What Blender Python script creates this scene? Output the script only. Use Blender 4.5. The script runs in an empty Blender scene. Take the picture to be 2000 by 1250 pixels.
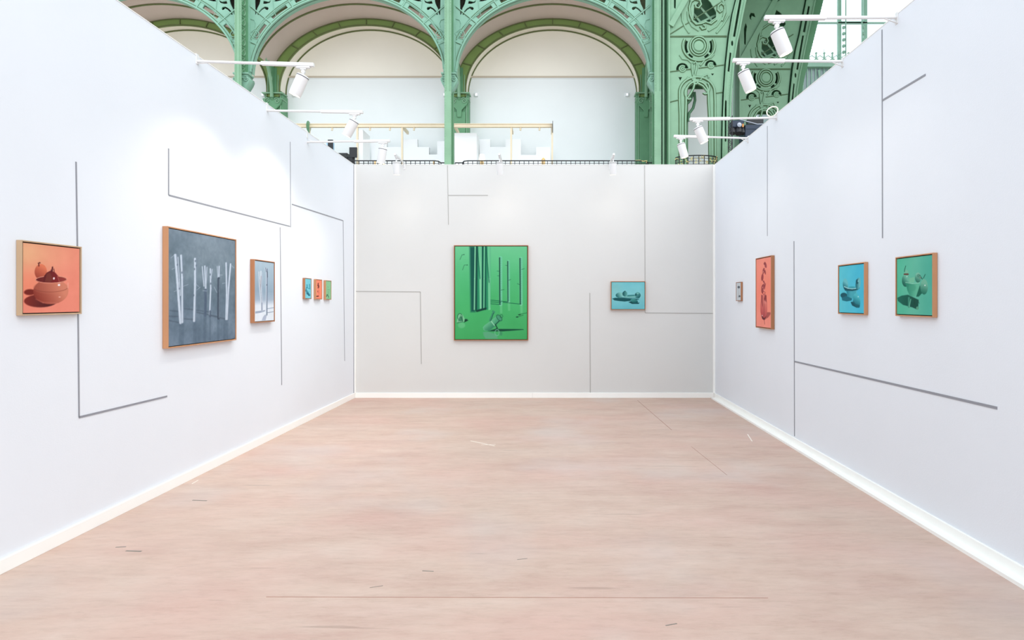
import bpy, bmesh, math, random
import numpy as np
from mathutils import Vector, Matrix
random.seed(7)
SC = bpy.context.scene
COL = SC.collection
R = math.radians
FPX = 1160.0; VPX = 1075.0; HY = 587.0; EYE = 1.67
BACK = 10.2; XL = -3.367; XR = 2.822; HT = 4.0

# ---------------------------------------------------------------- camera, world, lights, exposure
cam = bpy.data.cameras.new('camera'); cam.lens = 36 * FPX / 2000; cam.sensor_width = 36
cam.shift_x = -(VPX - 1000) / 2000; cam.shift_y = -(625 - HY) / 2000
cam.clip_end = 400
camo = bpy.data.objects.new('camera', cam); COL.objects.link(camo)
camo.location = (0, 0, EYE); camo.rotation_euler = (R(90), 0, 0)
SC.camera = camo
w = bpy.data.worlds.new('sky'); SC.world = w; w.use_nodes = True
bg = w.node_tree.nodes['Background']
bg.inputs[0].default_value = (0.84, 0.92, 1.0, 1); bg.inputs[1].default_value = 1.65
sun = bpy.data.lights.new('hazy_sun', 'SUN'); sun.energy = 1.15; sun.angle = R(60); sun.color = (1.0, .97, .93)
suno = bpy.data.objects.new('hazy_sun', sun); COL.objects.link(suno)
suno.rotation_euler = Vector((-.50, .62, -.60)).to_track_quat('-Z', 'Y').to_euler()
vs = SC.view_settings
vs.view_transform = 'Standard'; vs.look = 'None'; vs.gamma = 1; vs.use_curve_mapping = False
vs.exposure = 0.10
SPOT_W = 26.0

# ---------------------------------------------------------------- helpers
def lin(c):
    out = []
    for v in c:
        v = v / 255.0
        out.append(v / 12.92 if v <= .04045 else ((v + .055) / 1.055) ** 2.4)
    return tuple(out)

def mat(name, rgb, rough=.6, metal=0, var=.0, scale=3.0, bump=0, bscale=60, stretch=(1, 1, 1), emit=None, spec=.5):
    m = bpy.data.materials.new(name); m.use_nodes = True
    nt = m.node_tree; b = nt.nodes['Principled BSDF']
    b.inputs['Roughness'].default_value = rough; b.inputs['Metallic'].default_value = metal
    b.inputs['Specular IOR Level'].default_value = spec
    c = lin(rgb)
    tc = nt.nodes.new('ShaderNodeTexCoord'); mp = nt.nodes.new('ShaderNodeMapping')
    mp.inputs['Scale'].default_value = stretch
    nt.links.new(tc.outputs['Object'], mp.inputs[0])
    nz = nt.nodes.new('ShaderNodeTexNoise'); nz.inputs['Scale'].default_value = scale; nz.inputs['Detail'].default_value = 5
    nt.links.new(mp.outputs[0], nz.inputs[0])
    rp = nt.nodes.new('ShaderNodeValToRGB')
    v = var
    rp.color_ramp.elements[0].position = .3; rp.color_ramp.elements[1].position = .7
    rp.color_ramp.elements[0].color = (*[x * (1 - v) for x in c], 1)
    rp.color_ramp.elements[1].color = (*[min(1, x * (1 + v)) for x in c], 1)
    nt.links.new(nz.outputs[0], rp.inputs[0]); nt.links.new(rp.outputs[0], b.inputs['Base Color'])
    if bump:
        n2 = nt.nodes.new('ShaderNodeTexNoise'); n2.inputs['Scale'].default_value = bscale
        nt.links.new(mp.outputs[0], n2.inputs[0])
        bp = nt.nodes.new('ShaderNodeBump'); bp.inputs['Strength'].default_value = bump; bp.inputs['Distance'].default_value = .01
        nt.links.new(n2.outputs[0], bp.inputs['Height']); nt.links.new(bp.outputs[0], b.inputs['Normal'])
    if emit:
        b.inputs['Emission Color'].default_value = (*lin(emit[0]), 1); b.inputs['Emission Strength'].default_value = emit[1]
    return m

class MB:
    def __init__(s): s.v = []; s.f = []
    def add(s, vs, fs):
        o = len(s.v); s.v += [tuple(x) for x in vs]; s.f += [tuple(i + o for i in f) for f in fs]; return s
    def box(s, a, b):
        x0, y0, z0 = [min(p, q) for p, q in zip(a, b)]; x1, y1, z1 = [max(p, q) for p, q in zip(a, b)]
        vs = [(x0,y0,z0),(x1,y0,z0),(x1,y1,z0),(x0,y1,z0),(x0,y0,z1),(x1,y0,z1),(x1,y1,z1),(x0,y1,z1)]
        return s.add(vs, [(0,3,2,1),(4,5,6,7),(0,1,5,4),(1,2,6,5),(2,3,7,6),(3,0,4,7)])
    def bar(s, p, q, wd, ht, up=(0, 0, 1)):
        p = Vector(p); q = Vector(q); d = (q - p).normalized(); up = Vector(up)
        if abs(d.dot(up)) > .98: up = Vector((0, 1, 0)) if abs(d.y) < .9 else Vector((1, 0, 0))
        a = d.cross(up).normalized() * wd / 2; b = a.cross(d).normalized() * ht / 2
        vs = [p-a-b, p+a-b, p+a+b, p-a+b, q-a-b, q+a-b, q+a+b, q-a+b]
        return s.add(vs, [(0,1,2,3),(7,6,5,4),(0,4,5,1),(1,5,6,2),(2,6,7,3),(3,7,4,0)])
    def tube(s, pts, r, n=6, closed=False, r2=None):
        pts = [Vector(p) for p in pts]; N = len(pts); rings = []
        for i, p in enumerate(pts):
            if closed: d = pts[(i+1) % N] - pts[i-1]
            else: d = pts[min(i+1, N-1)] - pts[max(i-1, 0)]
            d.normalize(); up = Vector((0, 1, 0)) if abs(d.y) < .95 else Vector((1, 0, 0))
            a = d.cross(up).normalized(); b = a.cross(d).normalized()
            rr = r if r2 is None else r + (r2 - r) * i / max(1, N - 1)
            rings.append([p + a * math.cos(t) * rr + b * math.sin(t) * rr for t in [2*math.pi*k/n for k in range(n)]])
        vs = [v for rg in rings for v in rg]; fs = []
        for i in range(N if closed else N - 1):
            j = (i + 1) % N
            for k in range(n): fs.append((i*n+k, i*n+(k+1) % n, j*n+(k+1) % n, j*n+k))
        if not closed:
            fs.append(tuple(range(n-1, -1, -1))); fs.append(tuple((N-1)*n+k for k in range(n)))
        return s.add(vs, fs)
    def lathe(s, prof, c=(0, 0, 0), ax=(0, 0, 1), n=20):
        ax = Vector(ax).normalized(); up = Vector((0, 1, 0)) if abs(ax.y) < .9 else Vector((1, 0, 0))
        a = ax.cross(up).normalized(); b = a.cross(ax).normalized(); c = Vector(c); vs = []; fs = []
        for (r, h) in prof:
            for k in range(n):
                t = 2*math.pi*k/n; vs.append(c + ax*h + (a*math.cos(t) + b*math.sin(t))*max(r, 1e-4))
        for i in range(len(prof)-1):
            for k in range(n): fs.append((i*n+k, i*n+(k+1) % n, (i+1)*n+(k+1) % n, (i+1)*n+k))
        return s.add(vs, fs)
    def build(s, name, m, parent=None, smooth=False, bevel=0):
        me = bpy.data.meshes.new(name); me.from_pydata(s.v, [], s.f); me.update()
        bm = bmesh.new(); bm.from_mesh(me); bmesh.ops.recalc_face_normals(bm, faces=bm.faces)
        if bevel: bmesh.ops.bevel(bm, geom=bm.edges[:], offset=bevel, segments=1, affect='EDGES')
        bm.to_mesh(me); bm.free()
        return link(name, me, m, parent, smooth)

def link(name, me, m, parent=None, smooth=False):
    if m: me.materials.clear(); me.materials.append(m)
    if smooth:
        for p in me.polygons: p.use_smooth = True
        try: me.set_sharp_from_angle(angle=R(40))
        except Exception: pass
    o = bpy.data.objects.new(name, me); COL.objects.link(o)
    if parent is not None:
        o.parent = parent
        if parent.parent is None: o.matrix_parent_inverse = Matrix.Identity(4)
    return o

def box(name, a, b, m, parent=None, bevel=0): return MB().box(a, b).build(name, m, parent, bevel=bevel)

def plate_mesh(name, loops, y0, y1):
    """extruded XZ plate with holes (first loop outline) between planes y0 and y1"""
    cu = bpy.data.curves.new(name, 'CURVE'); cu.dimensions = '2D'; cu.fill_mode = 'BOTH'; cu.extrude = abs(y1 - y0) / 2
    for lp in loops:
        sp = cu.splines.new('POLY'); sp.points.add(len(lp) - 1); sp.use_cyclic_u = True
        for i, (x, z) in enumerate(lp): sp.points[i].co = (x, z, 0, 1)
    o = bpy.data.objects.new(name, cu); COL.objects.link(o)
    me = bpy.data.meshes.new_from_object(o)
    bpy.data.objects.remove(o); bpy.data.curves.remove(cu)
    ym = (y0 + y1) / 2
    co = np.empty(len(me.vertices) * 3, np.float32); me.vertices.foreach_get('co', co); co = co.reshape(-1, 3)
    co2 = np.stack([co[:, 0], ym - co[:, 2], co[:, 1]], 1)
    me.vertices.foreach_set('co', co2.ravel()); me.update()
    bm = bmesh.new(); bm.from_mesh(me); bmesh.ops.remove_doubles(bm, verts=bm.verts, dist=1e-5)
    bmesh.ops.recalc_face_normals(bm, faces=bm.faces); bm.to_mesh(me); bm.free()
    me.name = name
    return me

def plate(name, loops, y0, y1, m, parent=None): return link(name, plate_mesh(name, loops, y0, y1), m, parent)

def thing(name, label, cat, loc=(0, 0, 0), rz=0, group=None):
    o = bpy.data.objects.new(name, None); COL.objects.link(o)
    o.location = loc; o.rotation_euler = (0, 0, rz); o.empty_display_size = .1
    o['label'] = label; o['category'] = cat
    if group: o['group'] = group
    return o
def tag(o, label, cat, group=None, kind=None):
    o['label'] = label; o['category'] = cat
    if group: o['group'] = group
    if kind: o['kind'] = kind
    return o
def struct(o): o['kind'] = 'structure'; return o
def sroot(name, loc=(0, 0, 0)):
    o = bpy.data.objects.new(name, None); COL.objects.link(o); o.location = loc; o['kind'] = 'structure'; return o
def copy_tree(o, parent=None):
    c = o.copy(); COL.objects.link(c); c.parent = parent
    for ch in list(o.children): copy_tree(ch, c)
    return c

def P(px, py, Y): return ((px - VPX) / FPX * Y, Y, EYE + (HY - py) / FPX * Y)
def arc(cx, cz, a, b, t0, t1, n=32): return [(cx + a*math.cos(R(t0 + (t1-t0)*i/n)), cz + b*math.sin(R(t0 + (t1-t0)*i/n))) for i in range(n + 1)]

# ---------------------------------------------------------------- materials
M = {}
M['wall'] = mat('booth_wall_paint', (225, 228, 233), .75, var=.012, scale=1.2, bump=.06, bscale=90, spec=.25)
M['trim'] = mat('white_trim', (246, 245, 240), .5, var=.01)
M['strip'] = mat('grey_strip', (140, 141, 148), .5); M['stripb'] = mat('pale_grey_strip', (172, 170, 166), .5)
M['wood_pale'] = mat('pale_frame_wood', (186, 156, 124), .5, var=.10, scale=8, stretch=(1, 1, .08), bump=.05)
M['wood'] = mat('frame_wood', (188, 134, 94), .5, var=.12, scale=8, stretch=(1, 1, .08), bump=.05)
M['wood_dark'] = mat('dark_frame_wood', (168, 112, 74), .5, var=.12, scale=8, stretch=(1, 1, .08), bump=.05)
M['gap'] = mat('shadow_gap', (58, 40, 34), .8)
M['lamp'] = mat('lamp_white', (224, 223, 222), .35, var=0)
M['lampdark'] = mat('lamp_cap', (60, 62, 72), .5)
M['lens'] = mat('lamp_lens', (255, 244, 225), .3, emit=((255, 226, 180), 12.0))
M['turq'] = mat('turquoise_iron', (132, 178, 156), .5, var=.06, scale=1.5, bump=.08, bscale=20)
M['green'] = mat('green_iron', (130, 172, 140), .5, var=.07, scale=1.5, bump=.08, bscale=20)
M['dgreen'] = mat('deep_green_iron', (98, 150, 112), .55, var=.08, scale=1.5)
M['olive'] = mat('olive_iron', (124, 152, 84), .55, var=.06, scale=1.2)
M['olived'] = mat('olive_edge', (98, 110, 66), .6, var=.05)
M['seam_shade'] = mat('iron_seam_shade', (84, 112, 78), .6, var=.1, scale=3)  # for plate seams, and for shade painted around the mouldings
M['vault'] = mat('vault_plaster', (204, 188, 178), .8, var=.03, scale=.8)
M['gwall'] = mat('gallery_wall_plaster', (233, 238, 238), .8, var=.015, scale=.6)
M['mould'] = mat('moulding', (196, 184, 166), .7)
M['cream'] = mat('cream_beam_paint', (226, 212, 184), .6, var=.03)
M['pwhite'] = mat('partition_white', (240, 243, 245), .7)
M['black'] = mat('black_metal', (32, 34, 38), .5, var=.1)
M['navy'] = mat('navy_case', (34, 50, 70), .5, var=.08)
M['steel'] = mat('silver_clamp', (150, 155, 165), .35, metal=.7)
M['amber'] = mat('amber_lamp_base', (226, 190, 130), .4)
M['blue'] = mat('pale_blue_cover', (176, 212, 236), .6)
M['cable'] = mat('ivory_cable', (236, 230, 214), .5)
M['ycable'] = mat('yellow_cable', (222, 208, 140), .5)
M['slab'] = mat('mezzanine_slab', (205, 205, 200), .7)
M['orange'] = mat('orange_plastic', (205, 140, 70), .5)

def floor_mat():
    m = bpy.data.materials.new('pink_concrete'); m.use_nodes = True; nt = m.node_tree; N = nt.nodes; L = nt.links
    b = N['Principled BSDF']; b.inputs['Specular IOR Level'].default_value = .35
    tc = N.new('ShaderNodeTexCoord')
    def noise(scale, st, det=6, rough=.6, off=(0, 0, 0)):
        mp = N.new('ShaderNodeMapping'); mp.inputs['Scale'].default_value = st; mp.inputs['Location'].default_value = off
        L.new(tc.outputs['Object'], mp.inputs[0]); n = N.new('ShaderNodeTexNoise'); n.inputs['Scale'].default_value = scale
        n.inputs['Detail'].default_value = det; n.inputs['Roughness'].default_value = rough; L.new(mp.outputs[0], n.inputs[0]); return n.outputs[0]
    def ramp(src, stops):
        r = N.new('ShaderNodeValToRGB'); L.new(src, r.inputs[0]); e = r.color_ramp.elements
        while len(e) < len(stops): e.new(.5)
        for k, (p, c) in enumerate(stops): e[k].position = p; e[k].color = (*c, 1)
        return r.outputs[0]
    def mix(f, a, c, mode='MIX'):
        x = N.new('ShaderNodeMix'); x.data_type = 'RGBA'; x.blend_type = mode
        if isinstance(f, float): x.inputs[0].default_value = f
        else: L.new(f, x.inputs[0])
        for s, i in ((a, 6), (c, 7)):
            if isinstance(s, tuple): x.inputs[i].default_value = (*s, 1)
            else: L.new(s, x.inputs[i])
        return x.outputs[2]
    base = ramp(noise(.55, (.8, 1.3, 1)), [(.32, lin((190, 150, 136))), (.5, lin((198, 168, 150))), (.68, lin((196, 174, 160)))])
    streak = ramp(noise(1.5, (.6, 1.9, 1), 9, .72, (3, 1, 0)), [(.38, lin((176, 138, 125))), (.5, lin((198, 170, 154))), (.66, lin((214, 192, 178)))])
    st2 = ramp(noise(3.0, (.6, 2.4, 1), 9, .75, (1, 8, 0)), [(.35, lin((172, 140, 126))), (.5, lin((198, 172, 156))), (.65, lin((216, 198, 184)))])
    c = mix(.22, mix(.42, base, streak), st2)
    pk = ramp(noise(.8, (1, 1.4, 1), 4, .5, (9, 4, 0)), [(.45, (0, 0, 0)), (.7, (1, 1, 1))])
    c2 = mix(pk, c, mix(.3, c, lin((210, 160, 148))))
    fine = ramp(noise(8, (.8, 3.2, 1), 8, .75), [(.25, (.84, .82, .80)), (.5, (1, 1, 1)), (.8, (1.06, 1.06, 1.06))])
    c3 = mix(1.0, c2, fine, 'MULTIPLY')
    sc = ramp(noise(5, (.25, 3.0, 1), 3, .5, (2, 7, 0)), [(.27, (.62, .60, .58)), (.315, (1, 1, 1))])
    c4 = mix(.6, c3, mix(1.0, c3, sc, 'MULTIPLY'))
    gr = ramp(noise(.9, (1, 1, 1), 3, .5, (5, 5, 3)), [(.55, (0, 0, 0)), (.75, (1, 1, 1))])
    c5 = mix(gr, c4, mix(.35, c4, lin((196, 192, 188))))
    c6 = mix(.12, c5, lin((192, 178, 168)))
    L.new(c6, b.inputs['Base Color'])
    rr = N.new('ShaderNodeMapRange'); L.new(noise(3, (1, 2, 1)), rr.inputs[0]); rr.inputs[3].default_value = .42; rr.inputs[4].default_value = .68
    L.new(rr.outputs[0], b.inputs['Roughness'])
    bp = N.new('ShaderNodeBump'); bp.inputs['Strength'].default_value = .08; bp.inputs['Distance'].default_value = .01
    L.new(noise(30, (1, 3, 1)), bp.inputs['Height']); L.new(bp.outputs[0], b.inputs['Normal'])
    return m
M['floor'] = floor_mat()
def glass_mat():
    m = bpy.data.materials.new('facade_glass'); m.use_nodes = True; nt = m.node_tree; b = nt.nodes['Principled BSDF']
    b.inputs['Base Color'].default_value = (.97, .99, 1, 1); b.inputs['Transmission Weight'].default_value = 1
    b.inputs['Roughness'].default_value = .0; b.inputs['IOR'].default_value = 1.02
    return m
M['glass'] = glass_mat()
M['fglass'] = mat('grey_frosted_panel', (166, 182, 186), .4, var=.12, scale=.8)

# ---------------------------------------------------------------- booth shell
floor = struct(box('floor', (-40, -8, -.1), (60, 60, 0), M['floor']))
wl = struct(box('wall_left', (XL - .1, -1.2, 0), (XL, BACK + .1, HT), M['wall']))
wr = struct(box('wall_right', (XR, -1.2, 0), (XR + .1, BACK + .1, HT), M['wall']))
M['wallb'] = mat('back_wall_shaded_paint', (211, 210, 207), .75, var=.012, scale=1.2, bump=.06, bscale=90, spec=.25)  # booth paint made darker and warmer: the back wall's shade is in the colour
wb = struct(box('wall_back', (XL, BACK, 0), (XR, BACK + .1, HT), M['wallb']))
BH = .088
bl = sroot('baseboard_left'); br = sroot('baseboard_right'); bb = sroot('baseboard_back')
def yl(px): return FPX * -XL / (VPX - px)
def yr(px): return FPX * XR / (px - VPX)
cuts = [-1.2, yl(329) - 2.4, yl(329), BACK]
for a, b in zip(cuts[:-1], cuts[1:]):
    box('board', (XL, a + .001, 0), (XL + .02, b - .001, BH), M['trim'], bl, .002)
cuts = [-1.2, 2.6, yr(1467) - 2.4, yr(1467), BACK]
for a, b in zip(cuts[:-1], cuts[1:]):
    box('board', (XR - .02, a + .001, 0), (XR, b - .001, BH), M['trim'], br, .002)
for a, b in zip([0.2, 3.4, 6.9], [3.4, 6.9, BACK - .1]):
    MB().bar((XR - .055, a, .012), (XR - .055, b, .012), .07, .024).build('floor_film', M['trim'], br)
cuts = [XL + .02, P(1040, 777, BACK)[0], XR - .02]
for a, b in zip(cuts[:-1], cuts[1:]):
    box('board', (a + .001, BACK - .02, 0), (b - .001, BACK, BH), M['trim'], bb, .002)
t = struct(box('trim_1', (XL, BACK - .035, BH), (XL + .03, BACK, HT), M['trim']))
box('shadow_gap', (XL, BACK - .045, BH), (XL + .008, BACK - .035, HT), M['strip'], t)
struct(box('trim_2', (XR - .032, BACK - .03, BH), (XR, BACK, HT), M['trim']))
# thin top capping of the walls
box('top_cap', (XL - .105, -1.2, HT), (XL + .004, BACK + .1, HT + .006), M['trim'], wl)
box('top_cap', (XR - .004, -1.2, HT), (XR + .105, BACK + .1, HT + .006), M['trim'], wr)
box('top_cap', (XL + .004, BACK - .004, HT), (XR - .004, BACK + .1, HT + .006), M['trim'], wb)

def wl_pt(px, py, off=0): Y = yl(px); return (XL + off, Y, EYE + (HY - py) / FPX * Y)
def wr_pt(px, py, off=0): Y = yr(px); return (XR - off, Y, EYE + (HY - py) / FPX * Y)
def inlay(pts, side, wd=.016):
    for (a, b) in zip(pts[:-1], pts[1:]):
        if side == 'l': p, q = wl_pt(*a), wl_pt(*b); nrm = Vector((1, 0, 0)); par = wl
        elif side == 'r': p, q = wr_pt(*a), wr_pt(*b); nrm = Vector((-1, 0, 0)); par = wr
        else: p, q = P(*a, BACK), P(*b, BACK); nrm = Vector((0, -1, 0)); par = wb
        p = Vector(p); q = Vector(q)
        d = (q - p).normalized(); s = d.cross(nrm).normalized() * wd / 2
        z0 = nrm * .0; z1 = nrm * .0035
        vs_ = [p-s+z0, p+s+z0, q+s+z0, q-s+z0, p-s+z1, p+s+z1, q+s+z1, q-s+z1]
        MB().add(vs_, [(0,3,2,1),(4,5,6,7),(0,1,5,4),(1,2,6,5),(2,3,7,6),(3,0,4,7)]).build('inlay_strip', M['stripb' if side == 'b' else 'strip'], par)
inlay([(148, 316), (151, 500), (154, 815)], 'l', .011); inlay([(154, 815), (326, 774)], 'l', .015)
inlay([(329, 290), (329, 381), (566, 442)], 'l', .014)
inlay([(566.5, 277), (567.5, 444)], 'l', .011)
inlay([(547, 444), (550, 752)], 'l', .014)
inlay([(570, 399), (670, 431), (673, 705)], 'l', .015)
inlay([(874, 323), (876, 439)], 'b', .011); inlay([(876, 381.5), (953, 381.5)], 'b', .014)
inlay([(1259, 323), (1260, 611), (1394, 612)], 'b', .013)
inlay([(692, 569), (821, 570), (823, 711)], 'b', .014)
inlay([(1152, 572), (1153, 767)], 'b', .014)
inlay([(1499, 246), (1499, 461)], 'r', .010)
inlay([(1723, 58), (1724, 465)], 'r', .012); inlay([(1724, 196), (1808, 146)], 'r', .016)
inlay([(1551, 471), (1552, 852)], 'r', .016); inlay([(1552, 706), (1948, 797)], 'r', .018)

# floor joints and scratches
def floor_line(pts, wd, m, name):
    mb = MB()
    for a, b in zip(pts[:-1], pts[1:]):
        f = lambda q: (( q[0]-VPX)/FPX*(EYE*FPX/(q[1]-HY)), EYE*FPX/(q[1]-HY), .0006)
        mb.bar(f(a), f(b), wd, .0012)
    mb.build(name, m, floor)
M['joint'] = mat('floor_joint', (168, 128, 112), .7, var=.15, scale=6)
M['scratch'] = mat('pale_scratch', (236, 228, 216), .6)
M['scuff'] = mat('dark_scuff', (128, 122, 112), .7, var=.2, scale=20)
floor_line([(1245, 782), (1312, 840)], .008, M['joint'], 'floor_joint')
floor_line([(1350, 872), (1420, 928)], .004, M['joint'], 'floor_joint')
floor_line([(520, 1166), (1500, 1168)], .004, M['joint'], 'floor_joint')
for pts, wd in (([(919, 861), (966, 871)], .012), ([(940, 869), (968, 868)], .008), ([(1460, 848), (1469, 862)], .012), ([(375, 945), (387, 938)], .008)):
    floor_line(pts, wd, M['scratch'], 'scratch_mark')
for pts, wd in (([(722, 1148), (748, 1144)], .004), ([(825, 1115), (847, 1116)], .007), ([(1010, 1093), (1030, 1091)], .004),
                ([(1300, 1222), (1322, 1218)], .006), ([(376, 977), (404, 978)], .014), ([(246, 1076), (276, 1077)], .014), ([(226, 1069), (246, 1068)], .01)):
    floor_line(pts, wd, M['scuff'], 'scuff_mark')

# ---------------------------------------------------------------- paintings: numpy painter
class Canvas:
    """colour per grid vertex, drawn in the coordinates of the four given corner points"""
    def __init__(s, quad, nu, nv, bgc):
        src = [(0, 0), (1, 0), (1, 1), (0, 1)]; A = []; B = []
        for (u, v), (x, y) in zip(src, quad):
            A.append([u, v, 1, 0, 0, 0, -u*x, -v*x]); B.append(x); A.append([0, 0, 0, u, v, 1, -u*y, -v*y]); B.append(y)
        h = np.linalg.solve(np.array(A, float), np.array(B, float))
        U, V = np.meshgrid(np.linspace(0, 1, nu), np.linspace(0, 1, nv)); W = h[6]*U + h[7]*V + 1
        s.X = (h[0]*U + h[1]*V + h[2]) / W; s.Y = (h[3]*U + h[4]*V + h[5]) / W
        s.U, s.V, s.nu, s.nv = U, V, nu, nv
        s.c = np.ones((nv, nu, 3)) * np.array(bgc, float)
        s.pix = max(np.ptp(s.X) / nu, np.ptp(s.Y) / nv)
    def grad(s, stops, axis='v'):
        T = s.V if axis == 'v' else s.U
        ps = [p for p, _ in stops]
        for k in range(3): s.c[..., k] = np.interp(T, ps, [c[k] for _, c in stops])
        return s
    def tint(s, x, y, rx, ry, col, a=.5):
        m = np.exp(-(((s.X-x)/rx)**2 + ((s.Y-y)/ry)**2)) * a
        s.c = s.c*(1-m[..., None]) + m[..., None]*np.array(col, float); return s
    def noise(s, amp, sc=8, seed=1):
        rg = np.random.RandomState(seed); n = np.zeros_like(s.U)
        for o in range(3):
            k = int(sc * 2**o) + 2; g = rg.rand(k, k) - .5
            x = s.U*(k-1.001); y = s.V*(k-1.001); xi = x.astype(int); yi = y.astype(int); fx = x-xi; fy = y-yi
            n += ((g[yi, xi]*(1-fx)+g[yi, xi+1]*fx)*(1-fy) + (g[yi+1, xi]*(1-fx)+g[yi+1, xi+1]*fx)*fy) / 2**o
        s.c += n[..., None]*amp; return s
    def seg(s, a, b):
        dx, dy = b[0]-a[0], b[1]-a[1]; L = dx*dx+dy*dy+1e-9
        t = np.clip(((s.X-a[0])*dx + (s.Y-a[1])*dy)/L, 0, 1)
        return np.hypot(s.X-a[0]-t*dx, s.Y-a[1]-t*dy)
    def put(s, m, col, col2=None, p0=None, p1=None):
        c = np.array(col, float)
        if col2 is not None:
            dx, dy = p1[0]-p0[0], p1[1]-p0[1]
            t = np.clip(((s.X-p0[0])*dx + (s.Y-p0[1])*dy)/(dx*dx+dy*dy), 0, 1)[..., None]
            c = c*(1-t) + np.array(col2, float)*t
        s.c = s.c*(1-m[..., None]) + m[..., None]*c; return s
    def poly(s, pts, col, col2=None, p0=None, p1=None, soft=None, a=1):
        soft = soft or s.pix; d = np.full(s.X.shape, 1e9); ins = np.zeros(s.X.shape, bool)
        n = len(pts)
        for i in range(n):
            p, q = pts[i], pts[(i+1) % n]; d = np.minimum(d, s.seg(p, q))
            if p[1] != q[1]:
                c = ((p[1] > s.Y) != (q[1] > s.Y)) & (s.X < (q[0]-p[0])*(s.Y-p[1])/(q[1]-p[1]) + p[0]); ins ^= c
        sd = np.where(ins, d, -d); m = np.clip(sd/soft + .5, 0, 1)*a
        return s.put(m, col, col2, p0, p1)
    def ell(s, x, y, rx, ry, col, col2=None, p0=None, p1=None, rot=0, soft=None, a=1):
        c_, s_ = math.cos(R(rot)), math.sin(R(rot))
        pts = [(x + rx*math.cos(t)*c_ - ry*math.sin(t)*s_, y + rx*math.cos(t)*s_ + ry*math.sin(t)*c_) for t in [2*math.pi*k/28 for k in range(28)]]
        return s.poly(pts, col, col2, p0, p1, soft, a)
    def line(s, pts, wd, col, a=1, soft=None, wd2=None):
        soft = soft or s.pix
        for i, (p, q) in enumerate(zip(pts[:-1], pts[1:])):
            d = s.seg(p, q); m = np.clip((wd/2 - d)/soft + .5, 0, 1)*a; s.put(m, col)
        return s
    def ring(s, x, y, rx, ry, wd, col, a=1, t0=0, t1=360, rot=0):
        c_, s_ = math.cos(R(rot)), math.sin(R(rot)); pts = []
        for k in range(25):
            t = R(t0 + (t1-t0)*k/24); pts.append((x + rx*math.cos(t)*c_ - ry*math.sin(t)*s_, y + rx*math.cos(t)*s_ + ry*math.sin(t)*c_))
        d = np.full(s.X.shape, 1e9)
        for p, q in zip(pts[:-1], pts[1:]): d = np.minimum(d, s.seg(p, q))
        return s.put(np.clip((wd/2-d)/s.pix+.5, 0, 1)*a, col)
    def mesh(s, name, W, H, y):
        nu, nv = s.nu, s.nv
        co = np.stack([(s.U-.5)*W, np.full_like(s.U, y), (.5-s.V)*H], -1).reshape(-1, 3)
        i = np.arange(nu*nv).reshape(nv, nu)
        f = np.stack([i[1:, :-1], i[1:, 1:], i[:-1, 1:], i[:-1, :-1]], -1).reshape(-1, 4)
        me = bpy.data.meshes.new(name); me.from_pydata(co.tolist(), [], f.tolist()); me.update()
        c = np.clip(s.c, 0, 255)/255.; l = np.where(c <= .04045, c/12.92, ((c+.055)/1.055)**2.4)
        at = me.color_attributes.new('paint', 'FLOAT_COLOR', 'POINT')
        at.data.foreach_set('color', np.concatenate([l.reshape(-1, 3)*.84, np.ones((nu*nv, 1))], 1).ravel().astype(np.float32))
        return me
pm = bpy.data.materials.new('oil_paint'); pm.use_nodes = True
_b = pm.node_tree.nodes['Principled BSDF']; _a = pm.node_tree.nodes.new('ShaderNodeVertexColor'); _a.layer_name = 'paint'
pm.node_tree.links.new(_a.outputs[0], _b.inputs['Base Color']); _b.inputs['Roughness'].default_value = .6; _b.inputs['Specular IOR Level'].default_value = .15

def frame_work(side, near, far, top, bot, cv, wood, depth, label, face=.009, gap=.007, group=None, name='framed_painting'):
    """near/far = frame front edges in px (left/right for the back wall), top/bot px at the near edge"""
    if side == 'b':
        Y = BACK - depth; x0, _, z1 = P(near, top, Y); x1, _, z0 = P(far, bot, Y)
        W = x1-x0; H = z1-z0; loc = ((x0+x1)/2, BACK, (z0+z1)/2); rz = 0
    else:
        Xf = (-XL if side == 'l' else XR) - depth
        Y0 = FPX*Xf/abs(near-VPX); Y1 = FPX*Xf/abs(far-VPX); W = Y1-Y0
        z1 = EYE + (HY-top)/FPX*Y0; z0 = EYE + (HY-bot)/FPX*Y0; H = z1-z0
        loc = (XL if side == 'l' else XR, (Y0+Y1)/2, (z0+z1)/2); rz = R(90) if side == 'l' else R(-90)
    t = thing(name, label, 'painting', loc, rz, group)
    for sx in (-1, 1):
        box('frame_stile', (sx*W/2, -depth, -H/2), (sx*(W/2-face), -.002, H/2), wood, t, .0012)
    for sz in (-1, 1):
        box('frame_rail', (-(W/2-face), -depth, sz*H/2), (W/2-face, -.002, sz*(H/2-face)), wood, t, .0012)
    box('backing_board', (-(W/2-face), -depth+.022, -(H/2-face)), (W/2-face, -.006, H/2-face), M['gap'], t)
    cw, chh = W-2*(face+gap), H-2*(face+gap)
    cvo = link('canvas', cv.mesh('canvas', cw, chh, -depth+.005), pm, t)
    box('stretcher', (-cw/2, -depth+.0055, -chh/2), (cw/2, -depth+.022, chh/2), M['gap'], t)
    return t

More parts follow.
